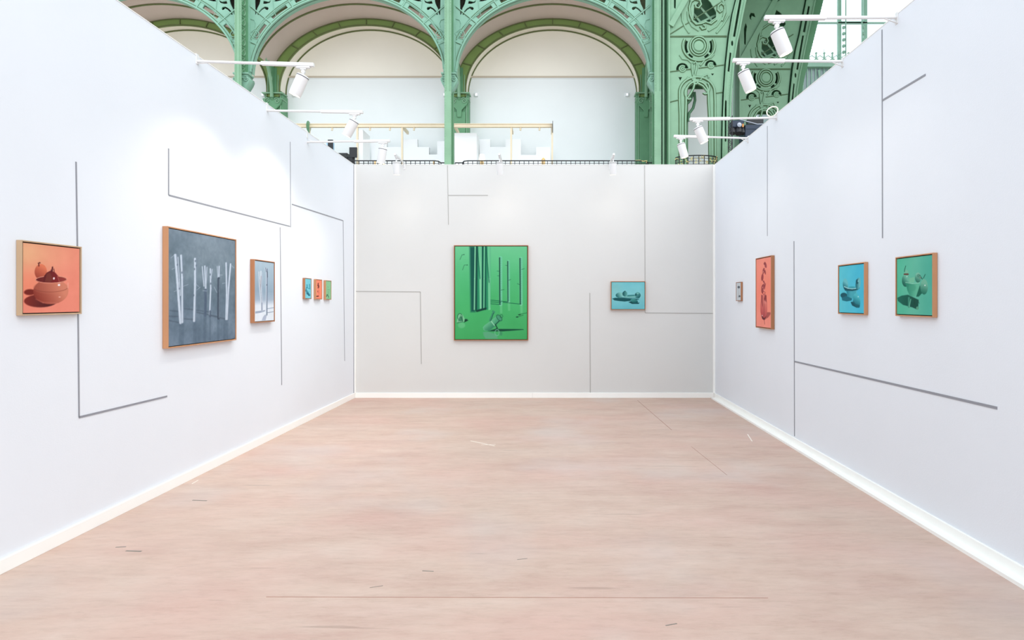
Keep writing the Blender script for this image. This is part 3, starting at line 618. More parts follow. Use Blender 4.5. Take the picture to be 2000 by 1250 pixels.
def ellip_off(xc, off, t0, t1, n, a=A_IN, b=B_IN, z=Z_IN): return arc(xc, z, a + off, b + off, t0, t1, n)
def cr3(x, y): return fl(860 + x/3.68, y/3.68)
LEAF = [[(142,-20),(186,-20),(182,12),(176,34),(160,66),(152,106),(144,112)],
        [(160,108),(168,88),(190,64),(214,50),(236,54),(242,66),(234,77),(223,73),(214,64),(196,74),(180,90),(168,112)],
        [(198,30),(205,8),(240,16),(262,2),(250,24),(220,32)],
        [(276,14),(292,-4),(330,-8),(362,-22),(340,4),(300,14)],
        [(200,-6),(216,-40),(280,-60),(300,-44),(262,-34),(240,-8)]]
def iron_arch(xc, label):
    t = thing('iron_arch', label, 'arch', (xc, YF, 0), 0, 'iron arches of the gallery front')
    e0 = 2
    low = arc(0, Z_IN, A_IN, B_IN, 178, 2, 60)
    out = [(-S/2 + .02, Z_IN - .1), (-A_IN - .01, Z_IN - .1)] + low + [(A_IN + .01, Z_IN - .1), (S/2 - .02, Z_IN - .1), (S/2 - .02, 19.0), (-S/2 + .02, 19.0)]
    holes = []
    for k in range(8):
        tc = 31 + k*16.86; h = 5.6
        a1 = arc(0, Z_IN, A_IN + .19, B_IN + .19, tc - h, tc + h, 8); a2 = arc(0, Z_IN, A_IN + .38, B_IN + .38, tc + h, tc - h, 8)
        holes.append(a1 + a2)
    ox = X0
    for lf in LEAF:
        p = [cr3(*q) for q in lf]; p = [(x - ox, z) for x, z in p]
        holes.append(p); holes.append([(-x, z) for x, z in p][::-1])
    plate('spandrel_plate', [out] + holes, -.06, .06, M['turq'], t)
    # edge mouldings; darker tubes paint dirt and relief shade beside them
    for nm, off, r, y in (('dirt_shade_line', .09, .03, -.05), ('dirt_shade_line', .485, .022, -.05), ('archivolt_rim', .03, .055, -.07), ('archivolt_ridge', .13, .022, -.07), ('archivolt_ridge', .44, .03, -.07), ('archivolt_ridge', .52, .018, -.07)):
        lim = 3 if off < .3 else 24
        pts = arc(0, Z_IN, A_IN + off, B_IN + off, lim, 180 - lim, 56)
        MB().tube([(x, y, z) for x, z in pts], r, 6).build(nm, M['seam_shade' if nm == 'dirt_shade_line' else 'turq'], t, True)
    MB().add([(x, y, z) for x, z in low for y in (-.10, .30)], [(2*i, 2*i+2, 2*i+3, 2*i+1) for i in range(len(low)-1)]).build('archivolt_soffit', M['turq'], t, True)
    # radial ties, scrolls, ray lines
    mb = MB()
    for k in range(9):
        a = R(31 - 8.43 + k*16.86)
        p = Vector(((A_IN + .05)*math.cos(a), -.075, Z_IN + (B_IN + .05)*math.sin(a))); q = Vector(((A_IN + .46)*math.cos(a), -.075, Z_IN + (B_IN + .46)*math.sin(a)))
        if k in (1, 7): q = Vector(((A_IN + 1.5)*math.cos(a), -.075, Z_IN + (B_IN + 1.5)*math.sin(a)))
        MB().bar(p, q, .05, .05, (0, 1, 0)).build('tie_bar', M['turq'], t)
        n_ = (q - p).cross(Vector((0, 1, 0))).normalized()*.04 + Vector((0, .018, 0)); mb.bar(p + n_, q + n_, .03, .02, (0, 1, 0))
    mb.build('dirt_shade_line', M['seam_shade'], t)['kind'] = 'stuff'  # dark bars beside the ties: dirt and painted shade
    for s in (-1, 1):
        def sp(cx, cy, r0, r1, a0, turns, n=26):
            x, z = cr3(cx, cy); x -= ox; pts = []
            for i in range(n + 1):
                u = i/n; a = R(a0) + 2*math.pi*turns*u; r = r0 + (r1 - r0)*u
                pts.append((s*-1*-(x + r*math.cos(a)), -.075, z + r*math.sin(a)) if s == 1 else (-(x + r*math.cos(a)), -.075, z + r*math.sin(a)))
            return pts
        g = MB(); g.tube(sp(152, 252, .04, .20, 0, 1.4), .022, 5)
        def ln(*q):
            out_ = []
            for a in q:
                x, z = cr3(*a); x -= ox; out_.append((x if s == 1 else -x, -.075, z))
            return out_
        g.tube(ln((180,262),(172,300),(150,360),(128,430),(122,500)), .025, 5)
        g.tube(ln((104,246),(150,208),(210,150),(280,108)), .018, 5)
        g.tube(ln((104,246),(140,280),(178,288)), .018, 5)
        g.tube(ln((112,140),(140,150),(150,176),(142,200)), .018, 5)
        g.tube(ln((112,290),(112,520)), .018, 5)
        g.tube(ln((272,0),(282,90),(296,118)), .014, 5)
        g.build('scroll_ornament', M['turq'], t, True)
    return t
A = [iron_arch(bays[k], l) for k, l in ((0, 'turquoise iron arch beyond the left edge'), (1, 'turquoise iron arch at far left, partly behind left wall'), (2, 'turquoise iron arch left of the centre column'), (3, 'turquoise iron arch between centre column and big pylon'))]

def olive_arch(xc, label):
    t = thing('olive_arch', label, 'arch', (xc, YO, 0), 0, 'olive arches against the gallery wall')
    inn = arc(0, ZO, 4.83, 3.58, 180, 0, 56); inn = [(-4.83, 13.0)] + inn + [(4.83, 13.0)]
    outp = [p for p in arc(0, ZO, AO, BO, 0, 180, 90) if abs(p[0]) < S/2 - .01]
    out = inn + [(S/2 - .02, 13.0)] + outp + [(-S/2 + .02, 13.0)]
    plate('arch_band', [out], 0, .12, M['olive'], t)
    MB().tube([(x, -.02, z) for x, z in inn], .045, 6).build('arch_rim', M['olived'], t, True)
    MB().tube([(x, -.02, z - .03) for x, z in outp], .035, 6).build('arch_rim', M['olived'], t, True)
    v_ = []
    for (xa, za), (xb, zb) in zip(arc(0, ZO, 4.87, 3.66, 180, 0, 56), arc(0, ZO, 4.80, 3.66, 180, 0, 56)): v_ += [(xa, .12, za), (xb, YW - YO - .02, zb)]
    MB().add(v_, [(2*i, 2*i+2, 2*i+3, 2*i+1) for i in range(56)]).build('soffit', M['lun'], t, True)
    for k in range(9):
        a = R(22 + k*17); mb = MB()
        p = (4.86*math.cos(a), -.02, ZO + 3.6*math.sin(a)); q = (min(1, (S/2-.05)/(AO*abs(math.cos(a)) + 1e-6))*AO*math.cos(a) if abs(AO*math.cos(a)) > S/2-.05 else AO*math.cos(a), -.02, ZO + BO*math.sin(a))
        mb.bar(p, q, .05, .05, (0, 1, 0)); mb.build('joint_rib', M['olived'], t)
    w_ = arc(0, ZO, 4.79, 3.63, 180, 0, 56); w_ = [(-4.83, 12.6)] + w_ + [(4.83, 12.6)]
    MB().tube([(x, YW - YO - .03, z) for x, z in w_], .045, 6).build('wall_arch', M['olived'], t, True)
for k, l in ((0, 'olive wall arch beyond the left edge'), (1, 'olive green wall arch at far left above left wall'), (2, 'olive green wall arch in the left full bay'), (3, 'olive green wall arch in the right full bay')): olive_arch(bays[k], l)

def rivets(mb, x, y, z0, z1, step=.14, r=.022):
    z = z0
    while z < z1:
        vs_ = [(x + r*math.cos(2*math.pi*k/5), y, z + r*math.sin(2*math.pi*k/5)) for k in range(5)] + [(x, y - .016, z)]
        mb.add(vs_, [(k, (k+1) % 5, 5) for k in range(5)]); z += step

def column(xc, label):
    t = thing('iron_column', label, 'column', (xc, YF, 0), 0, 'slender green iron columns of the gallery')
    fy = -.75; zc = Zat(178, 29.3)
    MB().box((-.17, fy, 0), (.17, fy + .06, 19)).build('front_flange', M['green'], t, bevel=.01)
    MB().box((-.10, fy - .03, zc), (-.085, fy, 19)).box((.085, fy - .03, zc), (.10, fy, 19)).build('flange_ridge', M['green'], t)
    mb = MB(); rivets(mb, -.13, fy, 7.8, 18.9); rivets(mb, .13, fy, 7.8, 18.9)
    o = mb.build('rivets', M['green'], t); o['kind'] = 'stuff'
    MB().box((-.03, fy + .06, 0), (.03, -.1, 19)).build('web', M['dgreen'], t)
    MB().box((-.17, -.16, 0), (.17, .10, 19)).build('rear_flange', M['dgreen'], t)
    MB().box((-.29, -.08, zc + .9), (.29, .08, 19)).build('side_plate', M['turq'], t)
    lat = MB()
    for k in range(14):
        z = zc + .6 + k*.5; 
        for s in (-1, 1):
            lat.tube([(s*.05, fy/2 + .0 + .22*math.cos(a), z + .2*math.sin(a)) for a in [2*math.pi*j/12 for j in range(12)]], .025, 4, True)
            lat.bar((s*.05, fy + .08, z - .25), (s*.05, -.15, z + .25), .03, .03)
    lat.build('web_lattice', M['green'], t)
    # console with scroll below the arch springing
    z0, z1, z2 = Zat(178, 29.6), Zat(160, 29.6), Zat(145, 29.6)
    prof = [(-.12, z0 - .1), (.12, z0 - .1), (.17, z0 + .08), (.34, z1 - .10), (.42, z1 + .08), (.40, z1 + .2), (.30, z2 - .12), (.34, z2), (-.34, z2), (-.30, z2 - .12), (-.40, z1 + .2), (-.42, z1 + .08), (-.34, z1 - .10), (-.17, z0 + .08)]
    plate('console', [prof], -.45, .10, M['turq'], t)
    cap = MB().box((-.38, -.52, z2 - .02), (.38, .12, z2 + .06)).box((-.34, -.5, z2 - .24), (.34, .1, z2 - .19))
    cap.build('capital_band', M['turq'], t, bevel=.01)
    sc_ = MB()
    for s in (-1, 1):
        pts = [(s*(.24 + (.03 + .11*i/18)*math.cos(a)), -.48, z1 + .12 + (.03 + .11*i/18)*math.sin(a)) for i, a in enumerate([2*math.pi*1.3*j/18 for j in range(19)])]
        sc_.tube(pts, .022, 5)
    sc_.build('scroll', M['turq'], t, True)
    return t
for k, l in ((0, 'green iron column beyond the left edge'), (1, 'green iron column at left rising behind the left wall'), (2, 'green iron column in the centre above back wall'), (3, 'green iron column at right beside the big pylon')): column(cols[k], l)

def rear_pier(xc, label):
    t = thing('rear_pier', label, 'pillar', (xc, YO, 0), 0, 'green piers against the gallery wall')
    zc = Zat(184, YO)
    MB().box((-.50, .05, 0), (.50, .70, zc)).build('shaft', M['dgreen'], t, bevel=.01)
    MB().box((-.34, -.06, 0), (.34, .05, Zat(219, YO))).build('front_panel', M['dgreen'], t, bevel=.015)
    MB().box((-.42, 0, 0), (-.37, .06, zc)).box((.37, 0, 0), (.42, .06, zc)).build('shaft_ridge', M['green'], t)
    MB().box((-.20, -.03, zc), (.20, .6, 14.6)).build('upper_shaft', M['dgreen'], t)
    MB().box((-.05, -.08, zc + .1), (.05, .0, 14.3)).box((-.30, -.05, zc), (-.26, .0, 14.2)).box((.26, -.05, zc), (.30, .0, 14.2)).build('upper_ridge', M['green'], t)
    MB().box((-.58, -.16, zc), (.58, .5, zc + .07)).box((-.54, -.12, zc - .32), (.54, .5, zc - .26)).build('capital_band', M['green'], t, bevel=.01)
    z = zc - .3
    prof = [(-.1, z - 1.0), (.1, z - 1.0), (.14, z - .6), (.42, z - .3), (.52, z), (-.52, z), (-.42, z - .3), (-.14, z - .6)]
    plate('console', [prof], -.14, .06, M['dgreen'], t)
    sc_ = MB()
    for s in (-1, 1):
        pts = [(s*(.27 + (.02 + .15*i/20)*math.cos(a)), -.17, z - .12 + (.02 + .15*i/20)*math.sin(a)) for i, a in enumerate([2*math.pi*1.4*j/20 for j in range(21)])]
        sc_.tube(pts, .025, 5)
    sc_.build('scroll', M['green'], t, True)
    # curved bracket spanning from the front column to the pier
    c_ = arc(-1.5, 12.9, 1.3, 2.0, 0, 180, 24)
    up = [(-3.0 + 0.1, 16.3), (-.05, 16.3)]
    poly = [(-.05, 12.5)] + [(y, zz) for y, zz in c_] + [(-2.8, 12.9), (-2.8, 16.2), (-.05, 16.2)]
    # build in the YZ plane
    holes = []
    me = plate_mesh('cross_bracket', [poly], -.06, .06)
    co = np.empty(len(me.vertices)*3, np.float32); me.vertices.foreach_get('co', co); co = co.reshape(-1, 3)
    me.vertices.foreach_set('co', np.stack([-co[:, 1], co[:, 0], co[:, 2]], 1).ravel()); me.update()
    link('cross_bracket', me, M['dgreen'], t)
    MB().tube([(0, y, zz) for y, zz in c_], .09, 6).build('bracket_rim', M['green'], t, True)
    mb = MB()
    for k in range(2, 12):
        a = R(k*13); mb.bar((.07, -1.5 + 1.32*math.cos(a), 12.9 + 2.05*math.sin(a)), (.07, -1.5 + 1.3*math.cos(a), 12.9 + 2.5*math.sin(a)), .05, .05)
        mb.bar((-.07, -1.5 + 1.32*math.cos(a), 12.9 + 2.05*math.sin(a)), (-.07, -1.5 + 1.3*math.cos(a), 12.9 + 2.5*math.sin(a)), .05, .05)
    mb.build('bracket_ties', M['green'], t)
    return t
for k, l in ((0, 'green pier on the gallery wall beyond the left edge'), (1, 'green pier on the gallery wall behind left column'), (2, 'green pier on the gallery wall behind centre column'), (3, 'green pier on the gallery wall behind right column')): rear_pier(cols[k], l)

# small ladder-like strip between the right column and its pier
t = thing('rung_frame', 'narrow green rung frame between pier and right column', 'frame', (5.55, 32.2, 0))
mb = MB()
for x in (-.16, .12): mb.box((x, 0, ZB), (x + .05, .06, 16))
mb.build('upright', M['green'], t)
mb = MB()
for py in (184, 239, 307): z = Zat(py, 32.2); mb.box((-.12, 0, z - .04), (.12, .05, z + .04))
mb.build('rung', M['green'], t)

# ---------------------------------------------------------------- pylons
YP = 29.0
def q(x, y): return ((1240 + x/3.7875 - VPX)/FPX*YP, EYE + (HY - y/3.7875)/FPX*YP)
PX0 = q(245, 0)[0]
def ql(*pts): return [(x - PX0, z) for x, z in (q(*p) for p in pts)]
def qe(cx, cy, rx, ry, t0=0, t1=360, n=24, rot=0):
    out = []
    for i in range(n + (0 if abs(t1 - t0) == 360 else 1)):
        a = R(t0 + (t1 - t0)*i/n); x = rx*math.cos(a); y = ry*math.sin(a); c_, s_ = math.cos(R(rot)), math.sin(R(rot))
        out.append((cx + x*c_ - y*s_, cy + x*s_ + y*c_))
    return out
def crescent(cx, cy, r0, r1, t0, t1, n=12):
    return qe(cx, cy, r1, r1, t0, t1, n) + qe(cx, cy, r0, r0, t1, t0, n)
HOLES = [
    [(374,2200)] + [(374,900),(378,800),(385,755)] + qe(462, 690, 82, 70, 178, 362, 16) + [(545,755),(549,900),(549,2200)],
    crescent(470, 345, 86, 104, 150, 205), crescent(470, 345, 86, 104, -25, 30), crescent(470, 345, 84, 100, 118, 142, 6), crescent(470, 345, 84, 100, 38, 62, 6),
    crescent(350, 514, 22, 46, 165, 352), crescent(560, 490, 21, 44, 178, 372),
    [(320,572),(348,572),(334,600)], [(560,546),(584,546),(572,562)],
    [(432,150),(436,60),(470,20),(520,-20),(560,20),(600,90),(600,130),(540,172),(520,150),(480,170),(462,172)],
    [(288,60),(286,-70),(300,-120),(312,-90),(304,-40),(302,40),(300,70)],
    [(330,-175),(345,-205),(372,-200),(384,-165),(368,-170),(352,-178),(345,-160),(350,-140),(338,-150)],
    [(520,-100),(560,-230),(600,-200),(640,-110),(600,-60),(560,-60)],
    [(430,-330),(520,-420),(620,-330),(560,-290)],
]
RIGHT = [(632,2250),(634,1130),(638,900),(645,700),(660,480),(680,280),(708,120),(738,0),(800,-314),(870,-600)]
def pylon(label, loc):
    t = thing('iron_pylon', label, 'pillar', loc, 0, 'big ornate iron pylons')
    zr = lambda y: q(0, y)[1]
    ybot = HY*3.7875 + EYE/YP*FPX*3.7875
    out = ql(*([(245, ybot)] + [(245, -600)] + RIGHT[::-1][0:-1] + [(632, ybot)]))
    plate('face_plate', [out] + [ql(*h) for h in HOLES], -.05, .05, M['green'], t)
    # back plate and side webs close the box
    back = ql((245, ybot), (245, -600), (950,-600), (876,-314), (810,0), (782,130), (762,240), (742,330), (720,470), (700,700), (693,900), (690,1130), (690, ybot))
    plate('back_plate', [back, ql((330,2200),(330,600),(600,600),(600,2200))], 1.05, 1.13, M['dgreen'], t)
    rail = ql(*([(632, ybot)] + RIGHT[1:]))
    MB().add([(x, y, z) for x, z in rail for y in (.0, 1.13)], [(2*i, 2*i+1, 2*i+3, 2*i+2) for i in range(len(rail)-1)]).build('side_web', M['dgreen'], t)
    box('side_web', (-.0, 0, 0), (.05, 1.13, zr(-600)), M['dgreen'], t)
    # jamb inside the opening, slotted
    a, b = ql((372, 0), (424, 0)); zt = zr(690)
    mid = (a[0] + b[0])/2
    plate('inner_jamb', [[(a[0], 0), (b[0], 0), (b[0], zt), (a[0], zt)], [(mid-.05, zr(1060)), (mid+.02, zr(1060)), (mid+.02, zr(775)), (mid-.05, zr(775))]], .86, .94, M['dgreen'], t)
    MB().tube([(x, .8, z) for x, z in ql((470,640),(474,700),(460,760),(430,800),(424,860))], .07, 6).tube([(x, .8, z) for x, z in ql((462,640),(440,700),(400,740))], .07, 6).build('inner_scroll', M['dgreen'], t, True)
    # outer curved flange with slots, set slightly forward
    FR = [(690,ybot),(690,1130),(693,900),(700,700),(720,470),(742,330),(762,240),(782,130),(810,0),(876,-314),(950,-600)]
    FL_ = [(642,ybot),(642,1130),(646,900),(654,700),(670,480),(692,280),(718,120),(748,0),(810,-314),(880,-600)]
    sl = [[(655,1050),(655,760),(664,750),(670,760),(668,1050),(661,1060)], [(676,540),(692,400),(704,405),(690,545)], qe(710, 334, 8, 20),
          [(716,285),(742,130),(766,0),(782,0),(758,140),(732,288)], [(772,-30),(816,-250),(832,-245),(790,-25)], [(655,2100),(655,1200),(668,1200),(668,2100)]]
    plate('curved_flange', [ql(*(FL_ + FR[::-1]))] + [ql(*h) for h in sl], -.22, -.14, M['green'], t)
    edge = ql(*FR)
    MB().add([(x, y, z) for x, z in edge for y in (-.30, 1.13)], [(2*i, 2*i+1, 2*i+3, 2*i+2) for i in range(len(edge)-1)]).build('flange_edge', M['green'], t)
    MB().tube([(x, -.22, z) for x, z in ql(*FL_)], .04, 6).build('flange_ridge', M['green'], t, True)
    MB().tube([(x, -.26, z) for x, z in edge], .05, 6).build('flange_ridge', M['green'], t, True)
    mb = MB()
    for off in (10, 38):
        fr = FR[::-1] if off else FR
        for (p, r_) in zip(FR[:-1], FR[1:]):
            n = max(1, int(abs(p[1]-r_[1])/18))
            if p[1] > 1400: continue
            for i in range(n):
                u = i/n; x = p[0] + (r_[0]-p[0])*u - off*.45; y = p[1] + (r_[1]-p[1])*u
                X, Z = ql((x, y))[0]
                mb.add([(X + .018*math.cos(2*math.pi*k/5), -.22, Z + .018*math.sin(2*math.pi*k/5)) for k in range(5)] + [(X, -.236, Z)], [(k, (k+1) % 5, 5) for k in range(5)])
    for x in (258,):
        for i in range(120):
            X, Z = ql((x, 1300 - i*14))[0]
            mb.add([(X + .018*math.cos(2*math.pi*k/5), -.05, Z + .018*math.sin(2*math.pi*k/5)) for k in range(5)] + [(X, -.066, Z)], [(k, (k+1) % 5, 5) for k in range(5)])
    o = mb.build('rivets', M['green'], t); o['kind'] = 'stuff'
    MB().box((0, -.14, 0), (.07, -.05, zr(-600))).build('edge_angle', M['green'], t)
    # ridge ornament
    def rd(name, paths, r, closed=False, m='green', y=-.055):
        g = MB()
        r *= 1.5
        for p in paths:
            o = MB().tube([(x, y - .012, z) for x, z in ql(*p)], r, 6, closed).build(name, M[m], t, True)
            if m != 'seam_shade': g.tube([(x, -.047, z) for x, z in ql(*p)], r*1.22, 6, closed)
        if g.v: g.build('dirt_shade_line', M['seam_shade'], t)['kind'] = 'stuff'  # dark tube behind each ridge: dirt and relief shade put in as colour
        return o
    rd('ring_moulding', [qe(470,345,47,52), qe(470,345,64,70)], .035, True)
    rd('ring_moulding', [qe(470,345,118,108,-28,208,26)], .04)
    (bx_, bz_), (cx_, cz_) = ql((470, 345), (512, 345))
    MB().lathe([(0, .06), ((cx_-bx_)*.8, .055), (cx_-bx_, .0)], (bx_, -.05, bz_), (0, -1, 0), 24).build('boss', M['green'], t, True)
    rd('opening_arch', [[(332,1300),(332,860),(328,760)] + qe(457,690,130,116,180,360,24) + [(590,760),(590,860),(592,1300)],
                        [(372,1300),(372,900),(376,760)] + qe(458,690,82,84,180,360,20) + [(542,760),(550,900),(552,1300)]], .042)
    rd('tongue_scroll', [[(430,475),(446,462),(456,480),(450,520),(440,560),(442,612)],[(420,480),(420,520),(430,570),(432,610)],qe(445,610,16,16,0,330,10),
                         [(442,612),(430,660),(400,710),(372,748)],[(455,615),(500,640),(540,690)],qe(398,692,30,46,60,250,12),qe(520,655,28,44,-60,130,12)], .035)
    rd('eye_scroll', [qe(350,512,22,22,0,320,14), qe(560,488,20,20,0,320,14), qe(350,512,9,9,0,330,8), qe(560,488,8,8,0,330,8)], .028)
    rd('leaf_ridge', [[(330,410),(350,440),(390,446),(416,470)],[(480,490),(520,440),(560,430),(582,405)],[(380,600),(392,575),(416,572),(425,596)],[(480,600),(500,570),(535,555),(545,580)],
                      [(345,100),(350,160),(372,210),(400,250)],[(388,90),(392,150),(420,200),(470,232)],[(600,250),(650,190),(690,120)],[(540,235),(600,200),(650,130),(662,60),(640,0)]], .03)
    rd('cartouche', [[(424,160),(404,110),(400,60),(412,20),(440,0),(478,10),(488,40),(470,66),(448,60),(444,40)],
                     [(640,160),(664,100),(660,50),(636,30),(612,50),(610,80),(626,96),(640,84)],
                     [(480,200),(496,222),(518,216),(516,196),(500,190)],
                     [(424,160),(450,186),(490,180),(520,168),(560,182),(600,150)],
                     [(410,20),(430,-60),(500,-110),(580,-90),(640,-20),(660,50)]], .04)
    rd('seam_rib', [[(247,272),(676,270)],[(250,262),(700,-20)],[(250,535),(410,515)],[(470,508),(655,484)],[(258,758),(330,740)],[(592,694),(645,686)],[(247,276),(676,276)]], .018, m='seam_shade')
    g = MB()
    for a, b in (((466,-5),(600,150)),((440,172),(610,90)),((430,60),(520,172)),((520,-100),(640,-110)),((545,-230),(620,-60))):
        (x0_, z0_), (x1_, z1_) = ql(a, b); g.bar((x0_, .35, z0_), (x1_, .35, z1_), .10, .10)
    g.build('cross_bracing', M['green'], t)
    (xa, za), (xb, zb) = ql((262, 200), (560, -330))
    MB().bar((xa, -.12, za), (xb, -.12, zb), .13, .26, (1, 0, 0)).build('diagonal_strut', M['green'], t)
    return t
p1 = pylon('nearer ornate green iron pylon, right of the arches', (PX0, YP, 0))
p2 = copy_tree(p1); p2.location = (PX0 + 4.76, YP + 4.1, 0)
p2['label'] = 'farther ornate green iron pylon, behind right wall lamps'
# broad curved rib seen to the right of the farther pylon
e0 = ql(*[(x + 3, y) for x, y in ((690,2200),(690,1130),(693,900),(700,700),(720,470),(742,330),(762,240),(782,130),(810,0),(876,-314),(950,-600))])
e1 = [(x + .30 + .35*max(0, (z-10))/10, z) for x, z in e0]
rib = plate('curved_rib', [e0 + e1[::-1]], .2, .9, M['dgreen'], None); rib.location = p2.location
tag(rib, 'deep green curved rib edge against the bright window', 'rib')
mb = MB()
for (x, z), (x2, z2) in zip(e1[:-1], e1[1:]):
    n = max(1, int(abs(z2-z)/.16))
    for i in range(n):
        u = i/n; xx = x + (x2-x)*u; zz = z + (z2-z)*u
        mb.box((xx, .3, zz), (xx + .05, .4, zz + .07))
o = mb.build('rib_teeth', M['green'], rib); o['kind'] = 'stuff'

# green pilaster strip between the right column and the pylon
t = thing('channel_post', 'plain green channel post between right column and pylon', 'post', (5.65, 29.5, 0))
MB().box((-.05, 0, 0), (.06, .06, 22)).build('web', M['dgreen'], t)
MB().box((-.12, -.25, 0), (-.05, .10, 22)).build('flange', M['green'], t)

# ---------------------------------------------------------------- gallery railing
def railing(label, pts, z0, z1, name='wire_railing', step=.235):
    t = thing(name, label, 'railing', (pts[0][0], pts[0][1], z0), 0, 'black wire railings of the gallery')
    ox, oy = pts[0]
    P3 = [(x - ox, y - oy) for x, y in pts]
    h = z1 - z0
    MB().tube([(x, y, h) for x, y in P3], .028, 6).build('top_rail', M['black'], t)
    for i, zz in enumerate((h - .13 - k*.14 for k in range(4))):
        MB().tube([(x, y, zz) for x, y in P3], .011, 4).build('wire', M['black'], t)
    L = 0
    for (x0, y0), (x1, y1) in zip(P3[:-1], P3[1:]):
        d = math.hypot(x1-x0, y1-y0); n = max(1, int(round(d/step)))
        for k in range(n):
            u = k/n; x = x0 + (x1-x0)*u; y = y0 + (y1-y0)*u
            o = bpy.data.objects.new('baluster', bal); COL.objects.link(o); o.parent = t; o.location = (x, y, h)
    return t
_o = MB().box((-.016, -.016, -1.08), (.016, .016, 0)).build('baluster', M['black']); bal = _o.data; bpy.data.objects.remove(_o)
ZR = Zat(314, 29.5)
def bx(px, Y): return (px - VPX)/FPX*Y
railing('black wire railing left of the centre column', [(bx(600, 29.5), 29.5), (bx(848, 29.5), 29.5), (bx(856, 29.55), 29.6), (bx(861, 29.9), 29.95), (bx(875, 29.95), 29.95)], ZB, ZR)
railing('black wire railing right of the centre column, longest stretch', [(bx(889, 29.95), 29.95), (bx(903, 29.9), 29.95), (bx(906, 29.6), 29.6), (bx(914, 29.5), 29.5), (bx(1252, 29.5), 29.5), (bx(1262, 29.6), 29.6), (bx(1266, 29.9), 29.95), (bx(1278, 29.95), 29.95)], ZB, ZR)
cx = bx(1358, 28.9); cur = [(cx + 1.0*math.cos(R(a)), 28.7 + .5*math.sin(R(a))) for a in range(180, 361, 15)]
railing('curved black wire railing at foot of the nearer pylon', cur, ZB, Zat(305, 28.35), step=.26)
struct(box('shade_slab_side', (9.6, 23, 20.3), (34, 33.6, 20.6), M['dgreen']))  # unseen slab, added to keep light off the farther pylon
struct(box('shade_wall_right', (28.2, 12, 0), (28.6, 44, 20.3), M['dgreen']))  # out-of-view wall, added to block more light from the farther pylon
struct(box('shade_slab_end', (9.6, 33.6, 26.0), (34, 44, 26.3), M['dgreen']))  # unseen higher slab, continues the added shade behind the farther pylon
struct(MB().lathe([(0, ZB-.3), (1.05, ZB-.3), (1.05, ZB), (0, ZB)], (cx, 28.75, 0), (0, 0, 1), 24).build('floor_balcony', M['slab']))
mb = MB()
for a in range(190, 350, 4):
    r = R(a)
    p = Vector((cx + .98*math.cos(r), 28.7 + .5*math.sin(r), Zat(316, 28.4) + .14*math.sin(a*.23) + .04))
    p2_ = p + Vector((.14*math.cos(a), 0, .12*math.sin(a*1.7)))
    mb.tube([p, (p + p2_)/2 + Vector((0, 0, .05)), p2_], .016, 5)
tag(mb.build('yellow_cables', M['ycable'], None, True), 'tangled yellow cables along the curved railing', 'cable')
mb = MB().tube([P(x, y, 29.5) for x, y in ((1234,314),(1250,313),(1256,315),(1264,314),(1262,318))], .02, 5)
tag(mb.build('yellow_cable', M['ycable'], None, True), 'short yellow cable on the railing near right column', 'cable')

# ---------------------------------------------------------------- exhibition stand on the gallery
YS = 31.5
t = thing('stand_frame', 'cream timber lighting frame of the gallery stand', 'frame', (bx(560, YS), YS, ZB))
ox = bx(560, YS)
def lb(px, Y=YS): return bx(px, Y) - ox
zb0, zb1 = Zat(249, YS) - ZB, Zat(242, YS) - ZB
MB().box((0, -.06, zb0 + .03), (lb(1079), .06, zb1 - .03)).build('front_beam', M['cream'], t, bevel=.01)
MB().box((0, -.09, zb1 - .035), (lb(1079), .09, zb1)).build('beam_lip', M['cream'], t)
MB().box((0, -.09, zb0), (lb(1079), .09, zb0 + .035)).build('beam_lip', M['cream'], t)
for px in (604, 698, 785.5, 998.5, 1078.5):
    x = lb(px); MB().box((x - .045, -.05, 0), (x + .045, .05, zb0)).build('post', M['cream'], t)
x = lb(704); MB().box((x - .09, .05, 0), (x + .11, 1.3, zb0 - .1)).build('side_panel', M['pwhite'], t)
for px in (785, 888, 998, 1078):
    x = lb(px); MB().box((x - .05, .06, zb0), (x + .05, 1.33, zb1 - .03)).build('rafter', M['cream'], t)
for px in (649, 723, 762, 809, 870, 1017, 1054):
    x = lb(px); MB().lathe([(0, 0), (.05, 0), (.05, -.16), (0, -.16)], (x, 0, zb0), (.1, 0, 1), 10).build('clip_light', M['cream'], t, True)
for px, lx in ((723, .5), (809, -.2), (1017, -.3), (1054, 0), (870, .3)):
    li = bpy.data.lights.new('clip_beam', 'SPOT'); li.energy = 5; li.spot_size = R(110); li.spot_blend = 1; li.shadow_soft_size = .05; li.color = (1, .98, .95)
    lo = bpy.data.objects.new('clip_beam', li); COL.objects.link(lo); lo.parent = t; lo.location = (lb(px), 0, zb0 - .25)
    lo.rotation_euler = Vector((lx, 1.3, -1.1)).to_track_quat('-Z', 'Y').to_euler()
for px, sx in ((605, 1), (1079.5, -1)):
    x = lb(px); zc = (zb0 + zb1)/2
    MB().lathe([(0, -.012), (.29, -.012), (.31, 0), (.29, .012), (0, .012)], (x, -.15, zc - .1), (1, 0, 0), 20).build('end_disc', M['black' if sx < 0 else 'dgreen'], t, True)
YT = 33.0
def q6(x, y, Y=YT): return ((600 + x/4 - VPX)/FPX*Y, EYE + (HY - (220 + y/4))/FPX*Y)
def partition(pts, label, Y0=YT, th=.25, name='stepped_partition'):
    p = [q6(*a, Y0) for a in pts]; p = [(p[0][0], ZB)] + p + [(p[-1][0], ZB)]
    xm = (p[0][0] + p[-1][0])/2
    me = plate_mesh(name, [[(x - xm, z - ZB) for x, z in p]], 0, th)
    o = link(name, me, M['pwhite']); o.location = (xm, Y0, ZB)
    return tag(o, label, 'partition', 'white stepped partitions on the gallery')
partition([(500,215),(620,215),(620,268),(735,268)], 'white stepped partition at left of the gallery stand')
